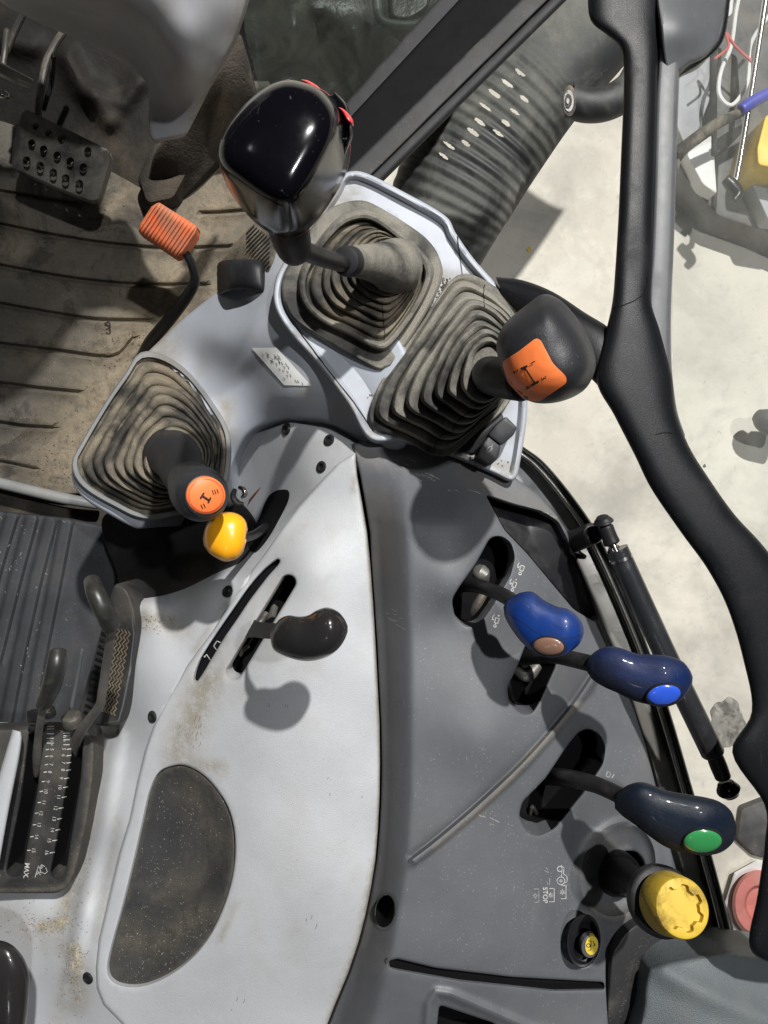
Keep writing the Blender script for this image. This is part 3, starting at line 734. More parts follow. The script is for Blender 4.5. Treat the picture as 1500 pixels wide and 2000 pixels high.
hls = [(1016, 142), (991, 163), (966, 183), (948, 209), (937, 238), (924, 258), (910, 280), (877, 284), (867, 305), (1024, 193), (1005, 218), (988, 240), (973, 260)]
for k in range(len(lv) - 1):
    for i in range(179):
        c = (V[k * 180 + i] + V[(k + 1) * 180 + i + 1]) / 2; q = duv(c)
        if any((((q[0] - a) * .8 + (q[1] - b) * .6) / (14 - (a % 6))) ** 2 + ((-(q[0] - a) * .6 + (q[1] - b) * .8) / (4.4 - (b % 3) * .7)) ** 2 < 1 for a, b in hls): continue
        Fc.append((k * 180 + i, k * 180 + i + 1, (k + 1) * 180 + i + 1, (k + 1) * 180 + i))
obj('hose', V, Fc, M['corr_black'], du, ang=60)
el = thing('elbow_pipe', 'grey rubber elbow pipe with an open rusty end, behind the black door post', 'pipe', (1170, 200, -.6))
V, Fc = tube([(1112, 198, -.52), (1150, 206, -.52), (1190, 200, -.52), (1232, 172, -.52), (1260, 120, -.52)], [30, 31, 32, 33, 33], 22, capr=False); obj('pipe', V, Fc, M['corr_black'], el)
V, Fc = pairloft([(1113, 163, 1111, 232), (1117, 162, 1116, 233)], -.512, .023, ex=2); obj('pipe_end', V, Fc, M['seal_black'], el)
for k, (rx, ry, m__) in enumerate(((14, 31, 'rubber_brown'), (10, 22, 'seal_black'), (7, 14, 'rubber_brown'), (3, 6, 'seal_black'))):
    E = ell(1112 - k, 197, rx, ry, 0, 26); V, Fc = rings([[P(x, y, -.495 + .002 * k) for x, y in E], [P(x * .96 + 1112 * .04, y * .96 + 197 * .04, -.492 + .002 * k) for x, y in E]]); obj('bore_ring', V, Fc, M[m__], el)

# ================================================================== CONSOLES
# ---- front console (pod) : body sloping to the left + top plate with rim
o1 = crom([(553, 540), (550, 577), (563, 613), (587, 637), (653, 677), (733, 722), (753, 720), (771, 708), (830, 617), (862, 550), (860, 508), (830, 463), (752, 411), (702, 391), (640, 410), (590, 470)], True, 5)
o2 = crom([(724, 800), (733, 830), (800, 861), (846, 886), (885, 882), (935, 838), (985, 795), (1008, 745), (1016, 680), (1012, 612), (985, 578), (948, 552), (912, 538), (885, 546), (858, 580), (810, 653), (767, 713), (742, 752)], True, 5)
o3 = crom([(275, 700), (318, 703), (368, 738), (415, 800), (440, 850), (440, 915), (425, 955), (380, 985), (290, 1005), (225, 980), (168, 944), (150, 905), (166, 868), (212, 790), (250, 735)], True, 5)
pod = thing('front_console', 'light grey moulded front console with raised rim carrying the rubber gaiters', 'console', (600, 700, -.4))
bodyz = rbf([(530, 500, -.03), (548, 570, -.010), (575, 650, -.004), (640, 725, -.004), (727, 835, -.008), (430, 575, -.085), (390, 600, -.105), (330, 645, -.125), (290, 690, -.125),
             (480, 640, -.045), (420, 660, -.075), (540, 720, -.03), (600, 770, -.025), (560, 790, -.05), (480, 740, -.085), (440, 780, -.105), (380, 700, -.105), (330, 720, -.105), (250, 740, -.112),
             (300, 850, -.105), (160, 880, -.112), (145, 930, -.115), (215, 1008, -.115), (275, 1030, -.12), (420, 900, -.11), (440, 850, -.11), (455, 900, -.14), (500, 835, -.11), (560, 822, -.085), (640, 828, -.06), (700, 860, -.04), (460, 560, -.07), (350, 1000, -.11)], 26)
body = relief('side_shell', crom([(600, 440), (545, 480), (500, 520), (440, 560), (405, 585), (355, 625), (315, 662), (278, 698), (240, 740), (195, 808), (160, 870), (140, 925), (158, 968), (215, 1006), (272, 1033), (292, 1008), (340, 985), (425, 985), (455, 905),
                    (490, 845), (560, 820), (640, 826), (700, 862), (735, 880), (800, 860), (800, 700), (700, 560)], True, 5), plus(bodyz, pit(o3, .03)), M['pod_grey'], pod, grid=9, er=8, eh=.007, skirt=.22,
              dirt=[([(320, 660), (290, 690), (330, 690)], 60, .9), ([(440, 790), (445, 850)], 35, .9), ([(570, 740), (640, 770)], 40, .35), ([(250, 740), (160, 880)], 22, .5)])
topz = rbf([(690, 340, .0), (870, 430, .0), (1010, 600, .0), (1025, 800, -.01), (1000, 930, -.015), (727, 835, .004), (575, 650, .006), (550, 560, .004), (750, 600, .004), (850, 750, .0)], 60)
rim_o = crom([(690, 334), (720, 340), (780, 370), (868, 420), (890, 455), (925, 505), (972, 558), (1012, 610), (1026, 700), (1030, 800), (1018, 890), (1004, 938), (965, 925), (880, 888), (790, 862), (722, 858), (680, 790), (620, 710), (566, 650), (537, 600), (536, 555), (552, 515), (590, 460), (640, 390), (665, 345)], True, 5)
inn_c = np.array([780, 640]); 
rimf = lambda p: .010 * np.clip((16 - dist(p, rim_o, True)) / 7, 0, 1) ** .6
plate = relief('top_plate', rim_o, plus(topz, rimf, pit(o1, .02), pit(o2, .02)), M['pod_grey'], pod, grid=9, er=5, eh=.006, skirt=.05, dense=[(np.vstack([rim_o[::4], rim_o[:1]]), 22, 4)],
               dirt=[([(870, 590), (860, 600), (760, 730)], 45, 1.0), ([(690, 380), (640, 400)], 40, .8), ([(860, 540), (900, 550)], 35, .8), ([(760, 720), (740, 800), (727, 835)], 34, .9), ([(880, 880), (960, 905), (1000, 920)], 40, .8), ([(960, 800), (985, 790)], 30, .6), ([(575, 650), (650, 735), (727, 850)], 6, .9), ([(560, 520), (620, 440)], 40, .7)], ang=45)
for sm in ([(893, 462), (898, 500), (904, 545)], [(578, 640), (640, 722), (690, 785), (729, 843)]): drape('seam', plate, *stroke_geo([sm], 2.2), M['ink'], plate, off=.0005)
# label with tiny printing
lab = thing('paper_label', 'small white printed label stuck on the blue grey side of the front console', 'label', (545, 715, -.05))
LP = [(492, 679), (541, 679), (609, 753), (556, 752)]
g = [((LP[0][0] * (1 - s) + LP[1][0] * s) * (1 - t) + (LP[3][0] * (1 - s) + LP[2][0] * s) * t, (LP[0][1] * (1 - s) + LP[1][1] * s) * (1 - t) + (LP[3][1] * (1 - s) + LP[2][1] * s) * t) for t in np.linspace(0, 1, 9) for s in np.linspace(0, 1, 7)]
lo_ = drape('sheet', body, g, [(j * 7 + i, j * 7 + i + 1, (j + 1) * 7 + i + 1, (j + 1) * 7 + i) for j in range(8) for i in range(6)], M['paper'], lab, off=.0009)
rnd = random.Random(3); lines = []
for k in range(30):
    s = rnd.uniform(.2, .85); t = rnd.uniform(.1, .92)
    a = ((LP[0][0] * (1 - s) + LP[1][0] * s) * (1 - t) + (LP[3][0] * (1 - s) + LP[2][0] * s) * t, (LP[0][1] * (1 - s) + LP[1][1] * s) * (1 - t) + (LP[3][1] * (1 - s) + LP[2][1] * s) * t)
    lines.append([a, (a[0] + rnd.uniform(1, 4), a[1] + rnd.uniform(1, 5)), (a[0] + rnd.uniform(1, 5), a[1] + rnd.uniform(4, 6))])
uv, f_ = stroke_geo(lines, .9, 2); drape('printing', lo_, uv, f_, M['ink'], lo_, off=.0006)
# textured ramp and hooked latch beside the rim
lt = thing('latch', 'black curved plastic latch on a grimy textured ramp beside the front console', 'latch', (470, 540, -.15))
rp = relief('ramp', crom([(505, 432), (545, 440), (545, 470), (530, 520), (512, 545), (430, 545), (428, 520), (445, 492), (475, 458)], True, 4), rbf([(440, 530, -.13), (520, 450, -.05), (520, 520, -.03)], 40), M['rubber_brown'], lt, grid=6, skirt=.08, dirt=[([(440, 500), (510, 440)], 40, 1)])
lines = [[(x - 40 + 60 * 0, y), (x - 40 + 62, y - 62)] for x, y in [(500 + k * 5, 520 + k * 3) for k in range(-1, 8)]]
uv, f_ = stroke_geo([[(497 + k * 5, 478 + k * 4 + j * 9), (503 + k * 5, 472 + k * 4 + j * 9)] for k in range(-3, 6) for j in range(-3, 4)], 2.2, 3)
drape('tread', rp, uv, f_, M['rubber_clean'], rp, off=.001)
V, Fc = pairloft([(424, 520, 424, 566), (428, 512, 428, 575), (440, 508, 445, 570), (460, 507, 465, 567), (485, 506, 490, 568), (505, 508, 510, 572), (516, 514, 517, 574), (520, 545, 519, 570)], [-.1, -.085, -.06, -.05, -.042, -.04, -.042, -.045], [.004, .012, .018, .02, .02, .018, .014, .004], ex=3.2)
obj('hook', V, Fc, M['soft_black'], lt, ang=40)

# ---- inner panel: valley between pod and light panel, runs down the left under the quadrant
ipz = rbf([(700, 885, -.018), (640, 850, -.045), (560, 840, -.085), (500, 870, -.15), (470, 960, -.21), (540, 1000, -.12), (600, 930, -.06), (455, 1050, -.22), (380, 1060, -.28), (280, 1050, -.32), (170, 1040, -.36), (350, 1115, -.26), (290, 1125, -.27), (235, 1135, -.28),
           (500, 1105, -.050), (440, 1190, -.048), (425, 1118, -.09), (390, 1150, -.085), (300, 1168, -.10), (245, 1172, -.11), (130, 1150, -.36), (260, 1200, -.085), (330, 1200, -.085), (360, 1280, -.055), (300, 1400, -.055), (250, 1300, -.085), (270, 1530, -.065), (215, 1500, -.085), (210, 1750, -.07), (180, 1900, -.06), (230, 1620, -.066),
           (200, 1400, -.13), (130, 1400, -.16), (60, 1500, -.13), (-20, 1500, -.14), (60, 1760, -.10), (130, 1760, -.095), (165, 1650, -.095), (40, 1900, -.10), (100, 1850, -.085), (130, 1990, -.085), (160, 1780, -.075), (-40, 2040, -.11), (230, 2040, -.06)], 22)
ip_out = rounded([(708, 872), (640, 836), (565, 824), (495, 848), (452, 905), (425, 975), (330, 1010), (250, 1045), (225, 1100), (236, 1150), (258, 1165), (268, 1250), (258, 1330), (235, 1400), (232, 1440), (120, 1440), (-60, 1430), (-60, 2060), (300, 2060), (260, 1960), (240, 1850), (300, 1560), (360, 1380), (480, 1200), (600, 1040), (690, 920)], 12)
seamL_ = [(300, 2060), (262, 2050), (242, 2002), (204, 1962), (191, 1930), (189, 1890), (195, 1835), (215, 1750), (235, 1667), (255, 1600), (269, 1533), (285, 1467), (302, 1417), (329, 1363), (367, 1300), (419, 1230), (462, 1160), (495, 1112), (519, 1080), (552, 1033), (585, 990), (635, 934), (662, 905), (696, 884), (760, 900), (700, 2060)]
inner = relief('inner_panel', ip_out, plus(ipz, pit(seamL_, .05, 10, 3), bump([(232, 1440), (200, 1620), (165, 1760), (142, 1900)], 14, .006, power=4)), M['light_grey'], None, grid=10, er=7, eh=.006, skirt=.05, wmat=M['void'], dense=[(seamL_[1:25], 16, 4)],
               dirt=[([(275, 1205), (320, 1205), (350, 1225)], 42, 1.0), ([(190, 1440), (165, 1620), (140, 1740), (120, 1810)], 34, 1.0), ([(80, 1815), (125, 1800)], 28, 1.3), ([(125, 1845), (155, 1880), (150, 1960)], 38, 1.0), ([(115, 1990), (130, 1900)], 30, .6), ([(0, 1780), (80, 1830)], 60, .5), ([(560, 850), (660, 870)], 35, .3), ([(230, 1600), (190, 1830)], 18, .5), ([(440, 1180), (380, 1270)], 12, .6)], ang=50)
inner.name = 'inner_panel'; tag(inner, 'light grey inner side panel, dusty in its corners, between seat base and main console', 'panel')
V, Fc = solidify_px(crom([(640, 950), (600, 955), (560, 962), (535, 990), (510, 1040), (485, 1080), (500, 1090), (540, 1060), (580, 1000), (615, 965)], True, 4), -.2, -.135, 1)
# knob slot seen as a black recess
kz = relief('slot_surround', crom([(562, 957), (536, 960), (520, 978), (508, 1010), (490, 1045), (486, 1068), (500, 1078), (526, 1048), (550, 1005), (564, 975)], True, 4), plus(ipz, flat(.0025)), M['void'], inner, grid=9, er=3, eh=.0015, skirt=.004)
vl = relief('valley_shade', crom([(205, 1005), (290, 985), (400, 965), (440, 955), (468, 978), (492, 1005), (506, 1035), (502, 1050), (492, 1072), (470, 1098), (425, 1118), (360, 1150), (300, 1166), (244, 1163), (226, 1110), (205, 1060)], True, 5), plus(ipz, flat(.004)), M['shade_black'], inner, grid=9, er=4, eh=.003, skirt=.02, dirt=[([(330, 1150), (430, 1110)], 22, .5)])  # added dark sheet, the valley's shade put into its colour
kz.location.z += .003
for (u, v) in ((643, 860), (560, 838), (628, 912), (445, 1155), (298, 1400), (172, 1910)): screw_on(inner, u, v, 12, inner)

# ---- light main panel
seamR = [(694, 884), (697, 930), (707, 985), (716, 1040), (722, 1100), (728, 1180), (733, 1260), (737, 1340), (741, 1420), (742, 1500), (741, 1560), (738, 1620), (733, 1680), (725, 1730), (714, 1785), (700, 1840), (680, 1900), (655, 1960), (620, 2050)]
seamL = [(260, 2050), (240, 2002), (202, 1962), (189, 1930), (187, 1890), (193, 1835), (213, 1750), (233, 1667), (253, 1600), (267, 1533), (283, 1467), (300, 1417), (327, 1363), (365, 1300), (417, 1230), (460, 1160), (493, 1112), (517, 1080), (550, 1033), (583, 990), (633, 934), (660, 905)]
lpz0 = rbf([(694, 890, -.012), (640, 940, -.020), (716, 1040, -.006), (730, 1220, -.004), (740, 1450, -.004), (735, 1660, -.006), (700, 1840, -.012), (640, 1990, -.03), (583, 995, -.030), (500, 1115, -.036), (417, 1235, -.040), (330, 1365, -.046), (283, 1470, -.050), (253, 1600, -.052), (213, 1750, -.052), (190, 1900, -.05), (240, 1990, -.05),
            (600, 1100, .006), (500, 1250, -.006), (640, 1250, .012), (400, 1400, -.028), (520, 1400, .004), (640, 1450, .012), (500, 1600, .004), (560, 1750, .006), (400, 1950, -.03), (520, 1950, -.022), (650, 1700, .008), (350, 1480, -.036), (450, 1560, -.010), (320, 1920, -.036), (440, 1850, -.014)], 45)
cres0 = crom([(547, 1092), (545, 1106), (528, 1128), (498, 1168), (470, 1210), (442, 1250), (422, 1285), (405, 1312), (386, 1334), (377, 1328), (380, 1300), (397, 1266), (422, 1228), (456, 1180), (490, 1132), (520, 1102), (538, 1090)], True, 4)
cax = np.array([(545, 1096), (520, 1118), (480, 1168), (435, 1235), (400, 1290), (381, 1330)], float)
cres = np.array([q + (cp - q) * .42 for q, cp in zip(cres0, [min(resample(cax, 3, False), key=lambda a_: np.hypot(*(a_ - q))) for q in cres0])])
slotT = capsule((563, 1138), (457, 1313), 15)
oval = crom([(345, 1494), (312, 1508), (293, 1545), (280, 1600), (262, 1680), (240, 1770), (222, 1835), (211, 1885), (217, 1912), (242, 1925), (282, 1924), (330, 1904), (375, 1870), (412, 1823), (440, 1762), (456, 1700), (459, 1640), (450, 1590), (430, 1550), (402, 1517), (372, 1498)], True, 5)
lp_t = thing('main_console_panel', 'large light grey curved console panel with slots and a dusty oval tray', 'panel', (500, 1500, -.1))
lp = relief('shell', np.array(seamR + seamL, float), lpz0, M['light_grey'], lp_t, holes=[(cres, .012), (slotT, .05), (oval, 0)], grid=12, er=7, eh=.006, skirt=.035, hr=5, hh=.003, wname='slot',
            dirt=[([(694, 900), (716, 1040), (733, 1260), (742, 1500), (733, 1680)], 7, 1.2), ([(733, 1680), (700, 1840), (640, 2000)], 12, 1.2), ([(410, 1320), (350, 1460)], 60, 1.2), ([(330, 1480), (430, 1500)], 30, .9), ([(550, 1150), (470, 1290)], 34, .8), ([(560, 1700), (580, 1560)], 60, .2), ([(430, 1835), (460, 1760)], 14, .8), ([(440, 1250), (370, 1380)], 22, .7), ([(600, 1020), (560, 1060)], 30, .3), ([(700, 900), (690, 960)], 14, .8)], ang=40)
for s_ in ([[(432, 1263), (424, 1270), (418, 1262), (424, 1252), (434, 1256)], [(412, 1290), (404, 1278), (400, 1284), (396, 1274)]],):
    tgt = [o for o in lp.children if o.name.startswith('slot')][0]
    uv, f_ = stroke_geo(s_, 1.6, 3); drape('speed_symbol', tgt, uv, f_, M['print_white'], lp, off=.0005)
traz = plus(lpz0, lambda p: -.007 - .012 * (1 - np.exp(-(dist(p, oval, True) / 40) ** 2)), bump([(330, 1860), (400, 1780), (450, 1700)], 22, .003))
tray = relief('tray_liner', oval, traz, M['liner'], lp_t, grid=10, er=5, eh=.003, skirt=.02, dirt=[([(240, 1830), (300, 1850), (400, 1780)], 60, .7), ([(370, 1540), (430, 1650)], 60, .5), (oval, 10, .9)])

# ---- dark main panel
dpR = [(735, 862), (800, 864), (862, 884), (925, 908), (1000, 928), (1050, 966), (1085, 1004), (1108, 1040), (1132, 1115), (1168, 1210), (1196, 1280), (1234, 1372), (1262, 1460), (1282, 1540), (1304, 1640), (1330, 1730), (1360, 1850), (1262, 1862), (1200, 1858), (1188, 1890), (1188, 2060)]
rib1 = [(808, 1682), (850, 1650), (910, 1600), (970, 1546), (1030, 1488), (1090, 1420), (1130, 1370), (1162, 1322)]
dpz0 = rbf([(697, 930, -.016), (722, 1100, -.010), (737, 1340, -.008), (741, 1560, -.008), (725, 1730, -.012), (690, 1870, -.02), (630, 2040, -.04), (700, 890, -.016),
            (860, 905, -.020), (985, 950, -.028), (900, 1000, .004), (880, 1150, .016), (1000, 1050, -.006), (1085, 1010, -.035), (1060, 1130, -.014), (1165, 1210, -.055), (1000, 1300, .004), (1100, 1300, -.018), (1230, 1372, -.06), (1282, 1540, -.06),
            (950, 1450, .016), (870, 1200, .0), (870, 1500, .0), (860, 1750, -.004), (1150, 1400, -.022), (1080, 1640, -.008), (1000, 1750, .004), (1180, 1600, -.030), (1330, 1730, -.065), (1300, 1850, -.065), (1100, 1900, -.01), (900, 1900, .002), (1180, 2050, -.02), (900, 2050, -.02)], 36)
def crest(p):
    p = np.atleast_2d(p); u, v = p[:, 0], p[:, 1]
    us = np.interp(v, [q[1] for q in seamR], [q[0] for q in seamR]); uc = np.interp(v, [880, 1000, 1250, 1550, 1700, 1850, 2060], [785, 793, 803, 804, 794, 768, 715])
    t = np.clip((u - us) / (uc - us), 0, 1.25); k = np.clip((v - 880) / 140, 0, 1)
    rise = np.where(t < .12, 0, np.where(t < 1, (t - .12) / .88, 1)); soft_ = .04 * np.sqrt(np.clip(1 - np.abs(t - 1.05) / .25, 0, 1)) * 0
    rise = np.interp(t, [0, .1, .25, .8, .95, 1.08, 1.25], [0, .02, .14, .84, .97, 1.0, 1.0])
    return k * .054 * rise - k * .012 - k * .045 * np.clip((u - uc) / 330, 0, 1)
dpz0 = plus(dpz0, crest)
dpz = plus(dpz0, bump(crom(rib1, False, 4), 8, .007, power=4), bump(crom([(a - 9, b - 7) for a, b in rib1], False, 4), 5, -.004))
slA = rounded([(957, 1050), (978, 1047), (997, 1060), (1005, 1088), (996, 1124), (957, 1190), (933, 1223), (910, 1224), (888, 1204), (882, 1172), (893, 1152), (930, 1100)], 10)
slB = rounded([(1034, 1240), (1068, 1236), (1088, 1262), (1085, 1300), (1050, 1377), (1037, 1395), (1016, 1394), (994, 1371), (990, 1342), (1007, 1310)], 10)
slC = rounded([(1130, 1429), (1148, 1422), (1170, 1433), (1182, 1460), (1176, 1494), (1140, 1547), (1083, 1618), (1050, 1633), (1027, 1623), (1013, 1594), (1020, 1566), (1067, 1518), (1110, 1453)], 10)
pocket = rounded([(948, 966), (1000, 984), (1060, 1000), (1090, 1020), (1112, 1064), (1140, 1130), (1166, 1206), (1160, 1214), (1120, 1190), (1078, 1140), (1030, 1082), (985, 1035)], 8)
slG = rounded([(758, 1877), (775, 1872), (850, 1890), (1000, 1908), (1178, 1918), (1180, 1932), (1080, 1934), (900, 1915), (775, 1893), (760, 1888)], 5)
slL = rounded([(858, 1962), (905, 1978), (965, 1998), (1010, 2052), (848, 2052)], 8)
hole = ell(752, 1780, 19, 32, 8)
dp_t = thing('dark_console_panel', 'dark grey textured console panel with three lever slots and printed symbols', 'panel', (950, 1500, -.1))
wells = ell(1222, 1706, 36, 46, 20)
bowl = ell(1210, 1700, 68, 92, 18)
cup = ell(1141, 1840, 30, 48, 5)
dpz = plus(dpz, bump(ell(1210, 1700, 72, 96, 18), 9, .006, True), pit(bowl, .022, 40, 0), bump([(832, 2040), (838, 1960), (852, 1938), (880, 1942), (950, 1972), (1060, 2020)], 10, .007), bump(ell(1141, 1840, 34, 52, 5), 5, .0025, True))
dp = relief('shell', np.array(dpR + [(a + (7 if b < 1080 else 4), b) for a, b in seamR[::-1][:-1]] + [(688, 866)], float), dpz, M['dark_grey'], dp_t, holes=[(slA, .055), (slB, .055), (slC, .055), (pocket, .06), (slG, .012), (hole, .03), (slL, .05), (wells, .04), (cup, .02)], grid=12, er=5, eh=.004, skirt=.035, hr=5, hh=.0028, wname='slot',
            dense=[(rib1, 16, 3), ([(832, 2040), (838, 1960), (852, 1938), (880, 1942), (950, 1972), (1060, 2020)], 22, 4), (list(map(tuple, bowl[::2])) + [tuple(bowl[0])], 36, 6), ([(770, 930), (775, 1100), (780, 1400), (778, 1560), (768, 1700), (742, 1850)], 44, 6)], dirt=[([(850, 1655), (910, 1605), (960, 1560), (1130, 1375)], 12, .9), ([(900, 925), (1080, 1000)], 30, .5), ([(740, 980), (745, 1090)], 45, .45), ([(700, 890), (860, 900)], 24, .7), ([(1160, 1780), (1250, 1790), (1180, 1640)], 34, .6), ([(1150, 1650), (1140, 1700)], 25, .5)], ang=40)
sl = [o for o in dp.children]
# side liners of pocket
pk = relief('pocket_liner', pocket, plus(dpz0, lambda p: -.018 - .028 * np.clip(dist(p, np.array([(1090, 1020), (1112, 1064), (1166, 1206)])) / 60, 0, 1)), M['soft_black'], dp_t, grid=8, er=3, skirt=.01)
uv, f_ = stroke_geo([np.vstack([hole, hole[:1]])], 2.0); drape('hole_ring', dp, [(752 + (a - 752) * 1.22, 1780 + (b - 1780) * 1.15) for a, b in uv], f_, M['frame_grey'], dp, off=.0006)
E = ell(752, 1780, 20, 33, 8, 24)
V, Fc = rings([[P(x, y, -.004) for x, y in E], [P(752 + (x - 752) * .95, 1780 + (y - 1780) * .95, -.030) for x, y in E]], False, False); obj('hole_sleeve', V, Fc, M['frame_grey'], dp)

# ---- printed symbols on the dark panel
def implement(cx, cy, s=1.0, rot=-60, arrow=True, sign=None):
    R_ = math.radians(rot); L_ = [[(-6, -4), (6, -4), (6, 4), (-6, 4), (-6, -4)], [(6, 0), (11, 0)]]
    L_.append([(13 + 3 * math.cos(t), 3 * math.sin(t)) for t in np.linspace(0, 2 * math.pi, 9)])
    if arrow: L_ += [[(-10, 10), (-4, 12), (2, 8)], [(2, 8), (-2, 7)], [(2, 8), (1, 12)]]
    if sign == '+': L_ += [[(-14, 0), (-10, 0)], [(-12, -2), (-12, 2)]]
    if sign == '-': L_ += [[(-14, 0), (-10, 0)]]
    return [[(cx + s * (x * math.cos(R_) - y * math.sin(R_)), cy + s * (x * math.sin(R_) + y * math.cos(R_))) for x, y in l] for l in L_]
for cx, cy, sg in ((1019, 1110, None), (1004, 1142, '-'), (970, 1212, '+')):
    uv, f_ = stroke_geo(implement(cx, cy, .85, 110, True, sg), 1.6, 3); drape('lever_symbol', dp, uv, f_, M['print_white'], dp)
uv, f_ = stroke_geo([[(1186, 1506), (1192, 1510), (1190, 1518), (1183, 1516), (1186, 1506)], [(1194, 1520), (1199, 1512)]], 1.5, 3); drape('lever_symbol', dp, uv, f_, M['print_faded'], dp)
def gearsym(cx, cy, r=4):
    L_ = [[(cx + r * .55 * math.cos(t), cy + r * .55 * math.sin(t)) for t in np.linspace(0, 2 * math.pi, 9)]]
    for k in range(8):
        t = k * math.pi / 4; L_.append([(cx + r * .8 * math.cos(t), cy + r * .8 * math.sin(t)), (cx + r * 1.25 * math.cos(t), cy + r * 1.25 * math.sin(t))])
    return L_
def ptosym(cx, cy, s=1.0):
    return [[(cx - 3, cy - 13), (cx + 7, cy - 13), (cx + 7, cy + 13), (cx - 3, cy + 13)]] + gearsym(cx, cy, 4.2)
circ = lambda x, y, r: [(x + r * math.cos(t), y + r * math.sin(t)) for t in np.linspace(0, 2 * math.pi, 15)]
uv, f_ = stroke_geo([circ(1093, 1697, 5), circ(1095, 1720, 7.5), circ(1095, 1720, 2.2), [(1097, 1702), (1096, 1712)], [(1095, 1690), (1101, 1695), (1100, 1706), (1107, 1712), (1107, 1722), (1102, 1724)]], 1.3, 3); drape('tractor_symbol', dp, uv, f_, M['print_white'], dp)
uv, f_ = stroke_geo(ptosym(1098, 1742) + ptosym(1075, 1748), 1.3, 3); drape('shaft_symbol', dp, uv, f_, M['print_white'], dp)
uv, f_ = stroke_geo(ptosym(1045, 1749) + [[(1069, 1722), (1069, 1728)], [(1073, 1716), (1073, 1728)]] + [[(1062, 1700), (1072, 1704)], [(1066, 1694), (1070, 1699)]], 1.1, 3); drape('shaft_symbol', dp, uv, f_, M['print_faded'], dp)
uv, f_ = text_geo('STOP', 1064, 1748, 13, 90, True); drape('lettering', dp, uv, f_, M['print_white'], dp)

# ================================================================== GAITERS
def gaiter(outline, c_top, rt, z0, z1, folds, m, parent, n=96, lip=.006, name='gaiter', flare=1.05, tz=None, cbase=None, powr=1.0, wall=.012, groove=.38):
    c0, th, r0 = radial(outline, n, cbase)
    ct = np.array(c_top, float)
    rt_ = np.array([rt[0] * rt[1] / math.hypot(rt[1] * math.cos(a), rt[0] * math.sin(a)) for a in th])
    prof = [(0, 0.0), (.04, .35), (.12, .72), (.26, .92), (.5, 1.0), (.75, .98), (.92, .90), (1.0, .76)]
    lv = [pxring(c0, th, r0 * flare, z0 - .004), pxring(c0, th, r0 * flare, z0 + lip * .6), pxring(c0, th, r0 * (flare * .985), z0 + lip), pxring(c0, th, r0 * .97, z0 + lip)]
    dz = (z1 - z0 - lip) / folds
    for k in range(folds):
        for q, h in prof:
            t = (k + q) / folds; t = t ** powr
            c = c0 * (1 - t) + ct * t; r = r0 * .94 * (1 - t) + rt_ * t
            # radii given at base height: convert to height of this ring
            z = z0 + lip + dz * (k + (h * (1 + groove) - groove * (q)))
            s = (H - z0) / (H - z) * 0 + 1
            wob = 1 + (.014 * np.sin(th * 2 + k * 1.7) + .010 * np.sin(th * 3 + k * 2.3) + .007 * np.sin(th * 7 + 2 * k) + .003 * np.sin(th * 17 + 3 * k)) * min(1, t * 6 + .2)
            z = z + .0016 * np.sin(th * 2 + k * 1.3 + 1) + .0010 * np.sin(th * 5 + k * 2.9)
            tilt = 0 if tz is None else tz[0] * np.cos(th) * (1 - t) + tz[1] * np.sin(th) * (1 - t)
            lv.append(pxring(c, th, r * s * wob, z + tilt))
    V, Fc = rings(lv, False, True)
    return obj(name, V, Fc, M[m], parent, ang=38)
# gear lever 1
g1 = thing('gear_lever', 'gear lever with big glossy black knob and two red buttons above a dusty square gaiter', 'gear lever', (750, 520, .0))
i1 = crom([(585, 545), (592, 590), (625, 625), (680, 652), (735, 680), (765, 672), (815, 605), (842, 545), (838, 510), (812, 478), (745, 425), (705, 412), (660, 430), (610, 490)], True, 5)
c0, th, ro = radial(o1, 110, (712, 560)); _, _, ri = radial(i1, 110, (712, 560))
lv = [pxring(c0, th, ro * 1.0, -.012), pxring(c0, th, ro, .012), pxring(c0, th, ro * .985, .017), pxring(c0, th, ro * .96, .019), pxring(c0, th, ri * 1.03, .019), pxring(c0, th, ri * 1.0, .032), pxring(c0, th, ri * .985, .036), pxring(c0, th, ri * .95, .0375), pxring(c0, th, ri * .91, .036), pxring(c0, th, ri * .88, .024)]
V, Fc = rings(lv, False, False); obj('gaiter_base', V, Fc, M['rubber_dusty'], g1, ang=40)
i1b = c0 + (i1 - c0) * .90
gg1 = gaiter(i1b, (757, 516), (46, 50), .020, .062, 6, 'rubber_brown', g1, lip=.002, flare=1.0, cbase=(725, 545), powr=.85, groove=.32)
V, Fc = tube([(772, 522, .050), (765, 520, .070), (745, 516, .092), (720, 512, .118), (690, 511, .150), (678, 510, .162)], [54, 50, 41, 34, 29, 28], 26, capr=False); obj('nozzle', V, Fc, M['rubber_dusty'], g1)
V, Fc = tube([(684, 511, .155), (676, 510, .165)], [29.5, 29], 26, sub=2, capr=True); obj('nozzle_lip', V, Fc, M['rubber_clean'], g1)
V, Fc = tube([(700, 518, .14), (660, 512, .175), (620, 500, .21), (590, 488, .24)], [17, 17, 18, 19], 20, capr=False); obj('shaft', V, Fc, M['black_metal'], g1)
V, Fc = tube([(575, 490, .235), (572, 478, .245), (565, 450, .262), (560, 420, .275)], [31, 36, 40, 44], 26); obj('collar', V, Fc, M['soft_black'], g1)
kt = crom([(590, 159), (625, 174), (654, 210), (660, 245), (648, 288), (614, 352), (584, 396), (556, 408), (522, 398), (470, 362), (432, 328), (423, 290), (438, 250), (480, 200), (520, 168), (556, 155)], True, 6)
kb = crom([(598, 164), (640, 184), (676, 230), (684, 282), (676, 336), (650, 388), (618, 432), (586, 459), (547, 463), (500, 436), (456, 384), (436, 342), (430, 300), (450, 244), (510, 185), (560, 160)], True, 6)
ck, th, rk = radial(kt, 120, (541, 285)); ck2, th, rk2 = radial(kb, 120, (558, 312))
lv = []
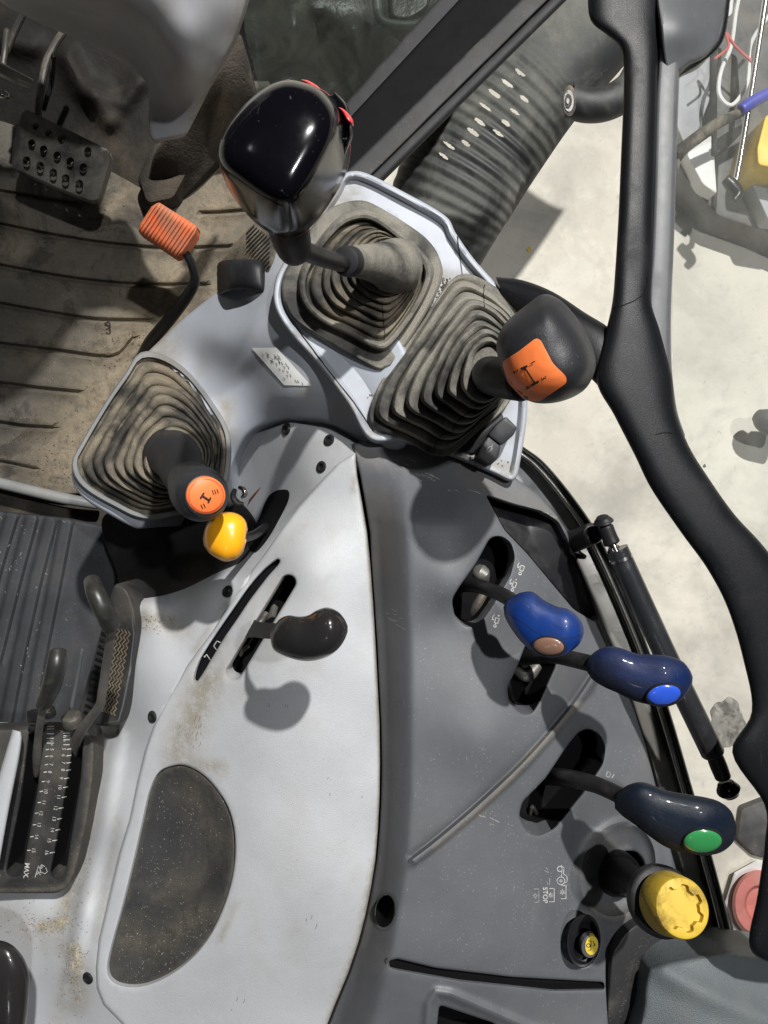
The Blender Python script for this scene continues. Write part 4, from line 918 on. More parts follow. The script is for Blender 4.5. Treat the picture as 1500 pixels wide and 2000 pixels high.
for (bl_, s, z) in ((1.0, .55, .262), (1.0, .90, .266), (1.0, .985, .272), (1.0, 1.0, .280), (.75, 1.0, .300), (.5, 1.0, .318), (.22, 1.0, .334), (.05, .992, .345), (0, .955, .351), (0, .90, .357), (0, .80, .3615), (0, .62, .3645), (0, .4, .366), (0, .15, .3665)):
    c = ck * (1 - bl_) + ck2 * bl_; r = rk * (1 - bl_) + rk2 * bl_
    lv.append(pxring(c, th, r * s, z))
V, Fc = rings(lv); kn = obj('knob', V, Fc, M['gloss_black'], g1, ang=60)
lv = [pxring(ck2, th, rk2 * 1.004, .2725), pxring(ck2, th, rk2 * 1.010, .2745), pxring(ck2, th, rk2 * 1.004, .2765)]
V, Fc = rings(lv, False, False); obj('red_band', V, Fc, M['red'], kn)
# button cheek on the right flank
V, Fc = pairloft([(640, 190, 655, 180), (655, 225, 678, 205), (662, 270, 688, 250), (660, 290, 688, 272), (668, 308, 676, 300)], .300, [.004, .014, .016, .014, .003], ex=2.5); ch_ = obj('button_cheek', V, Fc, M['gloss_black'], kn)
for (a, b, c, d, z) in (((588, 155), (624, 172), (627, 182), (598, 165), .325), ((661, 209), (688, 232), (691, 246), (670, 228), .315)):
    V, Fc = pairloft([(a[0], a[1], a[0] + 3, a[1] + 3), ((a[0] * .6 + b[0] * .4) + 1, (a[1] * .6 + b[1] * .4) - 4, (d[0] * .6 + c[0] * .4) - 2, (d[1] * .6 + c[1] * .4) + 1), (b[0], b[1] - 1, c[0] - 6, c[1] - 2), (c[0], c[1], c[0] - 2, c[1] + 1)], z, [.002, .010, .009, .002], ex=2.6); obj('button', V, Fc, M['red'], kn)

# gear lever 2 (H pattern)
g2 = thing('gear_lever', 'gear lever with grey knob and orange shift pattern plate', 'gear lever', (880, 730, .0))
gg2 = gaiter(o2, (956, 724), (34, 50), .010, .125, 7, 'rubber_dusty', g2, lip=.004, flare=1.02, powr=.92, cbase=(868, 715), groove=.28)
V, Fc = tube([(950, 728, .10), (958, 732, .135), (985, 740, .16), (1020, 742, .18)], [26, 36, 38, 42], 26); obj('neck', V, Fc, M['soft_black'], g2)
hk = crom([(1063, 574), (1033, 592), (990, 628), (971, 662), (972, 697), (990, 745), (1020, 776), (1053, 788), (1100, 783), (1143, 760), (1163, 718), (1157, 676), (1130, 626), (1097, 588)], True, 6)
hc, th, rh = radial(hk, 96, (1072, 690))
lv = []
def zt(th, s, zb):  # ridge that runs from the top corner to the right side
    return zb
for (s, z) in ((.5, .172), (.8, .176), (.93, .186), (.99, .200), (1.0, .214), (.985, .228), (.95, .239), (.89, .248), (.80, .2555), (.66, .261), (.5, .2645), (.3, .2665), (.1, .267)):
    lv.append([])
    for a, r in zip(th, rh):
        u = hc[0] + math.cos(a) * r * s; v = hc[1] + math.sin(a) * r * s
        dz = 0
        if z > .215:
            w = (u - 1040) * .62 + (v - 700) * -.30    # facet: falls towards the plate side
            dz = .010 * math.tanh(w / 28) * (1 - s * .55) - .004 * math.exp(-((u - 1085) ** 2 + (v - 680) ** 2) / 1800)
        lv[-1].append(P(u, v, z + dz))
V, Fc = rings(lv); hk_o = obj('knob', V, Fc, M['knob_grey'], g2, ang=60)
po_ = rounded([(1047, 660), (1056, 664), (1080, 710), (1106, 735), (1107, 748), (1056, 783), (1026, 781), (993, 745), (981, 706), (1012, 687)], 7)
pr = resample(po_, 5); gx, gy = np.meshgrid(np.arange(980, 1110, 6.), np.arange(658, 786, 6.)); gg = np.stack([gx.ravel(), gy.ravel()], 1); gg = gg[inside(gg, pr)]; gg = gg[dist(gg, pr, True) > 3]
pt, tri = cdt([pr], gg); V = []; 
for (u, v) in pt:
    p, n = hit(hk_o, u, v)
    if p is None: p, n = hit(hk_o, 1045 + (u - 1045) * .93, 720 + (v - 720) * .93)
    d = (P(u, v, 0) - Vector((0, 0, H))).normalized(); V.append(p - d * .0016)
Fc = [tuple(int(i) for i in t) for t in tri]; nb = len(pr); n0 = len(V)
for i in range(nb): V.append(V[i] - Vector((0, 0, .003)))
for i in range(nb): Fc.append((i, (i + 1) % nb, n0 + (i + 1) % nb, n0 + i))
hp = obj('pattern_plate', V, Fc, M['orange_plate'], hk_o)
# the H symbol: two bars joined by a stem, digits 1 2 3 4
uv, f_ = stroke_geo([[(1018, 720.5), (1031, 714.5)], [(1039, 751.5), (1053, 744)]], 4.6, 3); drape('shift_pattern', hp, uv, f_, M['ink'], hk_o, off=.0009)
uv, f_ = stroke_geo([[(1026, 718.5), (1045, 747)]], 3.0, 3); drape('shift_pattern', hp, uv, f_, M['ink'], hk_o, off=.0007)
for s, u, v in (('1', 1041, 708), ('2', 1009, 725), ('3', 1062, 738), ('4', 1031, 756)):
    uv, f_ = text_geo(s, u, v, 14, 62, True); drape('digit', hp, uv, f_, M['ink'], hk_o, off=.0012)

for ln, gg, pp in (([(735, 428), (738, 445), (736, 460), (742, 478)], gg1, g1), ([(746, 590), (748, 620), (752, 655), (750, 668)], gg1, g1), ([(946, 556), (944, 575), (946, 600)], gg2, g2),
                   ([(940, 786), (925, 800), (905, 812), (890, 826), (885, 842), (862, 850), (850, 866), (848, 884)], gg2, g2)): drape('split_line', gg, *stroke_geo([ln], 1.5), M['void'], gg, off=.0006)
# range lever (left, round orange cap)
g3 = thing('range_lever', 'short lever with a round orange topped knob in a muddy ribbed gaiter, left side', 'lever', (300, 860, -.18))
gaiter(o3, (345, 898), (48, 44), -.112, -.025, 7, 'rubber_brown', g3, lip=.006, flare=1.03, powr=.95, cbase=(310, 860), groove=.28)
V, Fc = rings([pxring(*radial(o3, 90, (305, 860))[:2], radial(o3, 90, (305, 860))[2] * s, z) for s, z in ((1.07, -.125), (1.07, -.104), (1.05, -.100), (1.0, -.100), (.98, -.115))], False, False); obj('rim', V, Fc, M['sheet_grey'], g3)
V, Fc = tube([(338, 890, -.05), (345, 895, -.015), (362, 930, .035), (378, 955, .075)], [58, 48, 42, 40], 26); obj('boot_cone', V, Fc, M['rubber_clean'], g3)
V, Fc = tube([(368, 940, .06), (380, 955, .095), (390, 964, .115), (396, 967, .126), (400, 968, .132)], [40, 50, 54, 52, 44], 34); kb3 = obj('knob', V, Fc, M['knob_grey'], g3)
nrm = (P(400, 968, .132) - P(380, 955, .095)).normalized()
cap = disc_at('cap', P(402, 968, .137), nrm, (402, 968), 38.5, 37, 0, .004, M['orange_plate'], kb3)
uv, f_ = stroke_geo([np.vstack([ell(402, 968, 33.5, 32, 0, 30), ell(402, 968, 33.5, 32, 0, 30)[:1]])], 1.0, 4); drape('ring_line', cap, uv, f_, M['red'], kb3, off=.0005)
uv, f_ = stroke_geo([[(392, 967), (409, 978)], [(398.5, 960.5), (393.5, 970)], [(412, 972), (406.5, 982)]], 4.2, 3); 
uv1 = geo_join(stroke_geo([[(396, 969), (408, 977)]], 4.0, 3)); drape('speed_mark', cap, *uv1, M['ink'], kb3, off=.0008)
for seg in ([(391, 973), (398, 962)], [(406, 981), (411, 971)]): drape('speed_mark', cap, *stroke_geo([seg], 3.4, 3), M['ink'], kb3, off=.0012)
drape('speed_mark', cap, *stroke_geo([[(414, 957), (417, 966)], [(418.5, 956), (421.5, 965)], [(423, 955), (426, 963)]], 1.7, 3), M['ink'], kb3, off=.0007)
drape('speed_mark', cap, *stroke_geo([[(397, 983), (401, 991)], [(392, 985), (396, 993)]], 1.7, 3), M['ink'], kb3, off=.0007)

# amber knob
g4 = thing('amber_lever', 'small glossy amber orange knob below the round orange topped knob', 'lever', (470, 1060, -.15))
am = [(396, 1052, 398, 1066), (400, 1032, 408, 1080), (409, 1015, 422, 1090), (425, 1004, 438, 1097), (440, 1000, 452, 1095), (456, 1001, 463, 1091), (470, 1007, 472, 1082), (480, 1018, 478, 1068), (484, 1034, 479, 1050)]
V, Fc = pairloft(am, .06, [.003, .014, .02, .023, .023, .021, .017, .011, .003], ex=2.4); obj('knob', V, Fc, M['amber'], g4, ang=70)
V, Fc = pairloft([(462, 1085, 455, 1094), (474, 1058, 464, 1090), (481, 1053, 474, 1080), (481, 1058, 478, 1068)], .052, [.003, .008, .008, .003]); obj('knob_tail', V, Fc, M['amber'], g4, ang=70)
V, Fc = tube([(520, 1030, -.13), (495, 1045, -.06), (470, 1052, .01), (455, 1052, .05)], [9, 9, 9, 9], 12); obj('stem', V, Fc, M['black_metal'], g4)
# chrome latch near it
g5 = thing('chrome_catch', 'small chrome catch beside the round orange topped knob', 'catch', (468, 970, -.14))
V, Fc = tube([(458, 958, -.10), (455, 970, -.09), (462, 982, -.09), (474, 984, -.09)], [5, 6, 6, 4], 12); obj('bracket', V, Fc, M['worn_metal'], g5)
V, Fc = tube([(468, 952, -.08), (476, 956, -.075), (478, 966, -.075), (472, 972, -.075)], [4, 5, 5, 3], 12); obj('clip', V, Fc, M['chrome'], g5)
V, Fc = pairloft([(487, 975, 482, 990), (500, 960, 493, 975), (510, 950, 506, 958)], -.12, .003, ex=4); obj('flag', V, Fc, M['red_dull'], g5, label='thin dark orange flag')

# ================================================================== LEVERS ON THE PANELS
ht = thing('hand_throttle', 'worn black teardrop lever knob sticking out of the slot in the light grey panel', 'lever', (520, 1225, -.03))
tp = [(528, 1240, 529, 1256), (533, 1228, 535, 1270), (545, 1210, 552, 1280), (563, 1202, 572, 1287), (585, 1204, 592, 1291), (603, 1201, 612, 1291), (620, 1191, 632, 1286), (640, 1186, 650, 1277), (660, 1194, 664, 1264), (673, 1209, 674, 1248), (679, 1222, 679, 1234)]
V, Fc = pairloft(tp, [.14, .14, .143, .147, .150, .153, .155, .157, .157, .157, .157], [.004, .010, .014, .017, .019, .021, .023, .022, .018, .012, .003]); obj('knob', V, Fc, M['worn_black'], ht, ang=70)
V, Fc = pairloft([(497, 1210, 478, 1245), (505, 1214, 498, 1245), (520, 1216, 515, 1247), (560, 1218, 555, 1250)], [.0, .05, .10, .143], [.004, .004, .004, .004], ex=6); obj('bracket', V, Fc, M['plate_dark'], ht)
V, Fc = pairloft([(530, 1184, 520, 1212), (536, 1180, 530, 1206), (543, 1186, 538, 1206)], [-.02, -.012, -.02], [.006, .010, .004], ex=4); obj('pivot_block', V, Fc, M['steel'], ht)
V, Fc = tube([(520, 1198, -.02), (505, 1220, -.01), (488, 1240, -.02)], [6, 7, 6], 12); obj('pivot_pin', V, Fc, M['worn_metal'], ht)
V, Fc = tube([(485, 1262, -.02), (475, 1270, -.02), (470, 1280, -.025)], [4, 4, 3], 10); obj('link', V, Fc, M['worn_metal'], ht)

def paddle(label, pairs, zk, hk_, shaft, sr_, btn, bm, m, slot_at, stuff):
    t = thing('hydraulic_lever', label, 'lever', slot_at)
    t['group'] = 'hydraulic levers on the dark panel'
    V, Fc = tube(shaft, sr_, 18); obj('shaft', V, Fc, M['black_metal'], t)
    V, Fc = pairloft(pairs, zk, hk_, n=40, ex=2.25); k = obj('handle', V, Fc, M[m], t, ang=70)
    u, v, rx, ry, rot = btn
    mid = [(a * .36 + c * .64, b * .36 + d * .64) for a, b, c, d in pairs[1:-1]]; g_ = stroke_geo([crom(mid, False, 3)], 1.0); drape('mould_line', k, *g_, M['ink'], k, off=.00015)
    p, n = hit(k, u, v)
    disc_at('button_rim', p - n * .0012, n, (u, v), rx + 3, ry + 2.6, rot, .0016, M['ink'], k, dome=0)
    disc_at('button', p + n * .0002, n, (u, v), rx, ry, rot, .0030, M[bm], k)
    for (pts, r, mm) in stuff:
        V, Fc = tube(pts, r, 12); obj('linkage', V, Fc, M[mm], t)
    return t, k
b1 = [(983, 1186, 985, 1202), (992, 1172, 990, 1214), (1015, 1158, 1004, 1236), (1040, 1156, 1022, 1258), (1062, 1172, 1043, 1274), (1086, 1184, 1072, 1284), (1110, 1190, 1103, 1279), (1129, 1205, 1126, 1264), (1137, 1218, 1136, 1250), (1140, 1228, 1140, 1238)]
paddle('royal blue lever handle with a worn brown button, uppermost on the dark panel', b1, [.10, .10, .105, .11, .115, .118, .12, .12, .12, .12], [.004, .012, .018, .019, .018, .020, .021, .017, .010, .003],
       [(880, 1150, -.04), (905, 1143, .0), (935, 1145, .04), (965, 1155, .07), (992, 1168, .09), (1012, 1185, .10)], [14, 14, 14, 14, 15, 15], (1072, 1262, 30, 17, 6), 'btn_brown', 'blue_paddle', (930, 1140, -.03),
       [([(925, 1125, -.035), (940, 1118, -.02), (945, 1135, -.03)], [12, 16, 10], 'steel'), ([(885, 1185, -.03), (910, 1160, -.03)], [7, 9], 'steel'), ([(950, 1150, -.03), (930, 1185, -.03), (912, 1210, -.04)], [8, 12, 10], 'worn_metal')])
b2 = [(1146, 1299, 1147, 1313), (1152, 1282, 1158, 1328), (1172, 1267, 1178, 1341), (1202, 1263, 1205, 1353), (1243, 1276, 1236, 1368), (1275, 1278, 1270, 1377), (1305, 1281, 1300, 1381), (1332, 1291, 1328, 1370), (1347, 1308, 1345, 1349), (1353, 1322, 1352, 1335)]
paddle('dark blue lever handle with a bright blue button, beside the gas strut', b2, [.095, .095, .1, .105, .11, .112, .114, .114, .114, .114], [.004, .012, .018, .020, .019, .021, .022, .018, .011, .003],
       [(1000, 1285, -.05), (1040, 1282, .0), (1080, 1280, .04), (1120, 1288, .07), (1170, 1300, .095)], [16, 16, 16, 16, 17], (1297, 1357, 33, 19, -10), 'btn_blue', 'navy_paddle', (1040, 1300, -.03),
       [([(1010, 1310, -.03), (1030, 1318, -.025), (1050, 1300, -.03)], [10, 14, 10], 'steel')])
b3 = [(1200, 1562, 1201, 1579), (1207, 1548, 1216, 1594), (1229, 1532, 1240, 1611), (1258, 1528, 1268, 1633), (1300, 1543, 1300, 1654), (1340, 1551, 1336, 1666), (1377, 1557, 1376, 1671), (1406, 1566, 1408, 1665), (1428, 1584, 1430, 1648), (1438, 1610, 1438, 1630)]
paddle('dark blue lever handle with a green button, above the yellow pull knob', b3, [.09, .09, .095, .1, .105, .108, .11, .11, .11, .11], [.004, .012, .019, .022, .021, .022, .023, .019, .012, .003],
       [(1060, 1515, -.05), (1095, 1518, .0), (1130, 1524, .04), (1170, 1535, .06), (1225, 1560, .09)], [17, 17, 17, 16, 17], (1373, 1643, 37, 22, -3), 'btn_green', 'teal_paddle', (1090, 1530, -.03),
       [([(1035, 1590, -.05), (1040, 1575, -.04), (1048, 1590, -.05)], [4, 4, 4], 'worn_metal')])

# rocker switch pair on the front console
rs = thing('rocker_switch', 'pair of black ribbed rocker switches on the front console below the ribbed gaiter', 'switch', (960, 850, -.01))
V, Fc = solidify_px(rounded([(975, 802), (985, 815), (930, 880), (920, 885), (885, 880), (890, 868)], 6), -.012, .002, 2); obj('bezel', V, Fc, M['soft_black'], rs)
for q in ([(988, 813), (1010, 835), (1003, 850), (980, 870), (953, 850), (968, 830)], [(953, 852), (978, 872), (972, 895), (957, 910), (930, 893), (940, 870)]):
    c = np.mean(q, 0); V, Fc = solidify_px(rounded(q, 5), -.004, .022, 3); k = obj('rocker', V, Fc, M['knob_grey'], rs)
    sg = 1 if q[0][0] < 970 else -1
    ln = []
    for j in range(4):
        o_ = np.array([10 * sg * -1 + 0, 0]); 
        base = c + np.array([-6, 9]) * sg * (.35 + .38 * j)
        ln.append([base + np.array([-15, -11]), base + np.array([12, 10])])
    uv, f_ = stroke_geo(ln, 1.6, 3); drape('grip_rib', k, uv, f_, M['ink'], k, off=.0006)
uv, f_ = stroke_geo([[(950, 880), (955, 873), (960, 872)], [(952, 884), (962, 876)], [(958, 882), (962, 868)]], 1.0, 2)
drape('switch_symbol', [o for o in rs.children if o.name.startswith('rocker')][1], uv, f_, M['print_faded'], [o for o in rs.children if o.name.startswith('rocker')][1], off=.0006)

# PTO knob, yellow
pt_ = thing('pull_knob', 'scuffed yellow castellated pull knob on a black collar, lower right', 'knob', (1215, 1710, -.03))
V, Fc = tube([(1205, 1705, -.055), (1215, 1708, -.04)], [44, 40], 28, sub=3); obj('base_ring', V, Fc, M['soft_black'], pt_)
V, Fc = tube([(1208, 1706, -.045), (1228, 1715, .0), (1255, 1735, .045), (1285, 1752, .078)], [34, 27, 27, 28], 24); obj('stem', V, Fc, M['rubber_clean'], pt_)
ax = (P(1352, 1780, .135) - P(1300, 1762, .085)).normalized()
def lathe_ax(base, ax, prof, n=48, mod=None):
    q = ax.to_track_quat('Z', 'Y').to_matrix(); lv = []
    for j, (r, h) in enumerate(prof):
        lv.append([base + q @ Vector((r * math.cos(2 * math.pi * i / n) * (mod(j, i, n) if mod else 1), r * math.sin(2 * math.pi * i / n) * (mod(j, i, n) if mod else 1), h)) for i in range(n)])
    return rings(lv)
B0 = P(1294, 1760, .083); s_ = (H - .1) / F
V, Fc = lathe_ax(B0, ax, [(.010, -.013), (.031, -.012), (.0335, -.009), (.0335, .001), (.031, .003), (.018, .004)]); obj('collar', V, Fc, M['soft_black'], pt_)
V, Fc = lathe_ax(B0, ax, [(.020, .009), (.0285, .010), (.0292, .013), (.0270, .038), (.0255, .0415), (.0235, .0425), (.0195, .0425), (.0190, .0375), (.016, .0375), (.001, .0378)], 96,
                 lambda j, i, n: 1 + (0.0 if j not in (6, 7, 8) else .10 * (max(-1, min(1, 3 * math.sin(i / n * 2 * math.pi * 7))) - .4)))
yk = obj('knob', V, Fc, M['yellow'], pt_, ang=30)
# yellow push button
pb = thing('push_button', 'small round yellow push button with a shaft symbol in a dark cup', 'button', (1150, 1845, -.02))
c_, th, r_ = radial(ell(1140, 1838, 33, 53, 5), 48); 
V, Fc = rings([pxring(c_, th, r_ * .95, -.02), pxring(c_, th, r_ * 1.0, -.003), pxring(c_, th, r_ * .97, .003), pxring(c_, th, r_ * .88, .002), pxring(c_ + [3, 2], th, r_ * .72, -.010), pxring(c_ + [8, 5], th, r_ * .52, -.012), pxring(c_ + [8, 5], th, r_ * .50, -.002), pxring(c_ + [9, 5], th, r_ * .47, .000), pxring(c_ + [10, 6], th, r_ * .2, .000)], False, True)
cu = obj('cup', V, Fc, M['soft_black'], pb)
bt_ = disc_at('cap', P(1150, 1846, .003), Vector((.12, -.1, 1)).normalized(), (1151, 1846), 17, 22, 8, .003, M['frame_grey'], pb, dome=0)
bt2 = disc_at('button', P(1154, 1846, .0065), Vector((.12, -.1, 1)).normalized(), (1155, 1846), 12.5, 18.5, 8, .001, M['yellow_clean'], pb, dome=0)
uv, f_ = stroke_geo([[(1149, 1837), (1154, 1837), (1154, 1855), (1149, 1855)], [(1158, 1838), (1162, 1845), (1159, 1847)]] + [circ(1149, 1846, 3.5)], 1.2, 2); drape('shaft_symbol', bt2, uv, f_, M['ink'], bt2, off=.0006)

# ================================================================== QUADRANT (left, numbered)
qt = thing('draft_quadrant', 'dark lever quadrant plate with two long slots and white numbers up to 16', 'quadrant', (90, 1580, -.1))
qz = rbf([(60, 1430, -.045), (180, 1440, -.045), (0, 1740, -.06), (130, 1735, -.06), (-50, 1600, -.055), (165, 1600, -.052)], 60)
sL = rounded([(56, 1430), (84, 1430), (74, 1540), (44, 1700), (36, 1712), (18, 1712), (12, 1700), (40, 1560)], 9)
sRt = rounded([(146, 1436), (163, 1436), (158, 1520), (128, 1705), (118, 1718), (104, 1716), (98, 1704), (118, 1600), (138, 1480)], 9)
qp = relief('plate', rounded([(-80, 1428), (50, 1424), (172, 1426), (184, 1450), (182, 1520), (167, 1618), (148, 1700), (134, 1732), (112, 1745), (-80, 1744)], 12), plus(qz, lambda p: -.0035 * (1 - np.clip((dist(p, np.array([(184, 1430), (182, 1520), (167, 1618), (148, 1700), (134, 1732), (112, 1745), (-80, 1744)])) - 12) / 4, 0, 1))),
            M['plate_dark'], qt, holes=[(sL, .04), (sRt, .04)], grid=8, er=5, skirt=.03, hr=3, dirt=[([(184, 1450), (167, 1618), (134, 1732), (0, 1744)], 15, 1.0), ([(95, 1500), (60, 1700)], 22, .4)], dense=[([(184, 1430), (182, 1520), (167, 1618), (148, 1700), (134, 1732), (112, 1745), (-80, 1744)], 16, 3)], wname='slot')
geo = []; faint = []
rcol = [(5, 375, 637), (6, 373, 675), (7, 372, 717), (8, 370, 760), (9, 360, 808), (10, 353, 860), (11, 345, 918), (12, 327, 982), (13, 318, 1045), (14, 308, 1110), (15, 290, 1172), (16, 275, 1243)]
lcol = [(3, 305, 590), (4, 305, 612), (5, 305, 640), (6, 303, 680), (7, 300, 728), (8, 293, 772), (9, 282, 827), (10, 270, 885), (11, 258, 950), (12, 242, 1012), (13, 230, 1080), (14, 215, 1150), (15, 198, 1230)]
for n_, x, y in rcol + [(2, 378, 570), (3, 376, 590), (4, 376, 612), (1, 380, 520)]: geo.append(text_geo(str(n_), x / 3, 1250 + y / 3, 10 if n_ > 4 else 6.5, 97))
for n_, x, y in lcol + [(2, 305, 565), (1, 300, 518)]: geo.append(text_geo(str(n_), x / 3 - 0, 1250 + y / 3, 10 if n_ > 4 else 6.5, 97))
drape('numbers', qp, *geo_join(*geo), M['print_white'], qp, off=.0007)
tk = []
for y in [520, 545, 560, 583, 612]: tk.append([(374 / 3, 1250 + y / 3), (410 / 3, 1250 + y / 3)])
for n_, x, y in rcol: tk.append([((x + 18) / 3, 1250 + (y + 3) / 3), ((x + 42) / 3, 1250 + (y - 1) / 3)])
for y in [510, 524, 548, 575, 603]: tk.append([(276 / 3, 1250 + y / 3), (318 / 3, 1250 + y / 3)])
for n_, x, y in lcol[2:]: tk.append([((x - 36) / 3, 1250 + (y + 2) / 3), ((x - 16) / 3, 1250 + (y - 1) / 3)])
drape('tick_marks', qp, *stroke_geo(tk, 1.9, 3), M['print_white'], qp, off=.0007)
drape('lettering', qp, *text_geo('MAX.', 52, 1700, 13, 97, True), M['print_white'], qp, off=.0007)
drape('depth_symbol', qp, *stroke_geo([[(69, 1713), (76, 1690)], [(88, 1692), (82, 1688), (78, 1694), (80, 1702), (88, 1706), (93, 1702), (90, 1694)], circ(81, 1693, 2.2), [(80, 1708), (75, 1704), (72, 1708)], [(74, 1702), (82, 1704)]], 1.2, 3), M['print_white'], qp, off=.0007)
V, Fc = pairloft([(24, 1425, 42, 1430), (20, 1440, 43, 1445), (8, 1480, 38, 1480), (-10, 1540, 28, 1530), (-30, 1600, 16, 1590), (-60, 1680, 0, 1680)], -.02, .010, ex=2.6); o = obj('grab_rail', V, Fc, M['light_grey']); tag(o, 'smooth pale grey rail along the left edge beside the numbered quadrant', 'rail')
def qlever(label, sleeve, srad, rod, rrad, at):
    t = thing('depth_lever', label, 'lever', at); t['group'] = 'levers of the numbered quadrant'
    V, Fc = tube(sleeve, srad, 22); obj('sleeve', V, Fc, M['sleeve_black'], t)
    V, Fc = tube(rod, rrad, 14, flatk=.7); obj('rod', V, Fc, M['rod_grey'], t)
    return t
q1 = qlever('left quadrant lever with a fat black rubber sleeve standing upright', [(113, 1272, .055), (110, 1300, .06), (100, 1340, .05), (86, 1372, .03)], [16, 18, 18, 16], [(86, 1375, .03), (80, 1405, .01), (75, 1440, -.02), (72, 1480, -.045), (70, 1515, -.07)], [8, 8, 8, 9, 5], (72, 1480, -.06))
q2 = qlever('right quadrant lever with a short rubber sleeve and a long cranked rod', [(180, 1136, .10), (187, 1158, .115), (203, 1192, .115), (217, 1222, .10)], [16, 18, 19, 18], [(215, 1215, .10), (216, 1245, .09), (208, 1300, .06), (200, 1350, .04), (195, 1378, .025), (180, 1398, .01), (160, 1425, -.01), (148, 1450, -.04), (140, 1480, -.07)], [10, 9, 9, 9, 9, 9, 10, 10, 8], (145, 1470, -.06))
def thumb(u, v, z, r, h, par):
    prof = [(.3, -.002), (1, 0), (1, h), (.9, h + .001), (.2, h + .0015)]
    rr = r * (H - z) / F; ring = []
    ax_ = Vector((0, 1, .55)).normalized()
    V, Fc = lathe_ax(P(u, v, z), ax_, [(a * rr, b) for a, b in prof], 48, lambda j, i, n: 1 + (.04 if i % 2 else -.02) * (j in (1, 2)))
    return obj('thumb_nut', V, Fc, M['worn_metal'], par, ang=50)
thumb(143, 1413, -.035, 18, .012, q2); thumb(98, 1397, -.035, 11, .009, q1)
V, Fc = pairloft([(53, 1388, 53, 1410), (62, 1385, 64, 1412), (75, 1385, 80, 1412)], -.02, .008, ex=4); obj('stop_block', V, Fc, M['seal_black'], q1)
V, Fc = pairloft([(56, 1415, 54, 1428), (70, 1414, 70, 1430), (90, 1415, 88, 1430)], -.03, .006, ex=4); obj('stop_block', V, Fc, M['seal_black'], q1)
# speaker-like grille beside the levers
gr = thing('side_grille', 'narrow black side grille with pale zigzag wire mesh beside the cranked lever', 'grille', (225, 1290, -.1))
gf = relief('frame', crom([(238, 1145), (250, 1158), (262, 1195), (265, 1240), (258, 1300), (246, 1370), (234, 1412), (225, 1418), (204, 1418), (170, 1412), (150, 1408), (170, 1330), (195, 1240), (215, 1170), (225, 1142)], True, 4), rbf([(240, 1150, -.06), (262, 1220, -.055), (235, 1400, -.055), (160, 1400, -.09), (200, 1240, -.09)], 40), M['plate_dark'], gr, grid=8, er=5, skirt=.07)
uv, f_ = stroke_geo([[(258, 1200), (262, 1240), (254, 1310), (240, 1380), (232, 1408), (205, 1412)]], 2.2, 4); drape('frame_edge', gf, uv, f_, M['frame_grey'], gf, off=.0008)
for col_i in range(5):
    lines = []
    for k in range(26):
        t = k / 25
        c = np.array([241 + 0 * t, 1228]) * (1 - t) + np.array([213, 1394]) * t + np.array([(col_i - 2) * (7.0 - 1.2 * t), (col_i - 2) * 2.0])
        lines.append(c + np.array([2.6 if k % 2 else -2.6, 0]))
    uv, f_ = stroke_geo([lines], 2.3, 5); drape('mesh_wire', gf, uv, f_, M['gold'], gf, off=.0015)
tooth = []
for k in range(14):
    t = k / 13; c = np.array([203, 1225]) * (1 - t) + np.array([166, 1392]) * t; tooth.append([c + (0, -3), c + (14, 3)])
uv, f_ = stroke_geo(tooth, 5, 4); drape('louvre', gf, uv, f_, M['seal_black'], gf, off=.002)
V, Fc = tube([(161, 1268, -.07), (150, 1330, -.08), (137, 1395, -.085), (133, 1440, -.09)], [4, 4, 4, 4], 10); obj('edge_bar', V, Fc, M['frame_grey'], gr)
# big black glossy knob bottom-left corner
V, Fc = pairloft([(-60, 1830, -60, 2080), (0, 1836, 0, 2080), (25, 1846, 20, 2080), (45, 1868, 35, 2060), (56, 1895, 47, 2020), (58, 1920, 54, 1980)], .02, [.03, .03, .028, .022, .014, .004], ex=2.6); o = obj('black_knob', V, Fc, M['worn_black'], ang=60); tag(o, 'large shiny black knob cut by the lower left corner', 'knob')

# ================================================================== RIGHT SIDE: side sheet, seals, strut, door
so = thing('side_sill', 'grey metal door sill with black seal and worn bright edge along the dark panel', 'door sill', (1150, 1300, -.2))
R_out = [(1022, 872), (1062, 902), (1112, 960), (1160, 1028), (1192, 1090), (1232, 1180), (1272, 1280), (1312, 1400), (1350, 1530), (1382, 1640), (1412, 1750), (1436, 1850)]
off = lambda L, d: [(a - d * .9, b + d * .38) for a, b in L]
sh = relief('sheet', np.array([(1004, 870)] + off(R_out, 12) + [(1345, 1880), (1260, 1700), (1200, 1500), (1120, 1250), (1050, 1030), (985, 925)], float), rbf([(1022, 890, -.10), (1150, 1030, -.105), (1250, 1260, -.11), (1330, 1500, -.11), (1400, 1800, -.12), (1060, 1000, -.10), (1180, 1250, -.10), (1280, 1600, -.10), (1340, 1860, -.11)], 60), M['sheet_grey'], so, grid=12, skirt=.06, dirt=[([(1100, 1010), (1130, 1060)], 40, .6)])
def strip(name, d0, d1, z, hz, m, ex=3, lo=0, hi=None):
    A = off(R_out, d0)[lo:hi]; B = off(R_out, d1)[lo:hi]
    V, Fc = pairloft([(*a, *b) for a, b in zip(A, B)], z, hz, n=24, ex=ex); return obj(name, V, Fc, M[m], so)
strip('outer_seal', 14, 0, -.085, .010, 'seal_black', 2.2)
strip('chrome_strip', 22, 12, -.080, .007, 'steel', 2.2)
strip('inner_seal', 29, 22, -.090, .010, 'seal_black', 3)
strip('worn_edge', 66, 29, -.094, .006, 'steel', 5, 3, None)
V, Fc = pairloft([(1165, 1325, 1160, 1335)] * 1 + [(1200, 1420, 1190, 1425), (1262, 1640, 1250, 1645)], -.075, .003); 
gs = thing('gas_strut', 'black gas strut with ball ends alongside the door sill', 'gas strut', (1110, 1060, -.08))
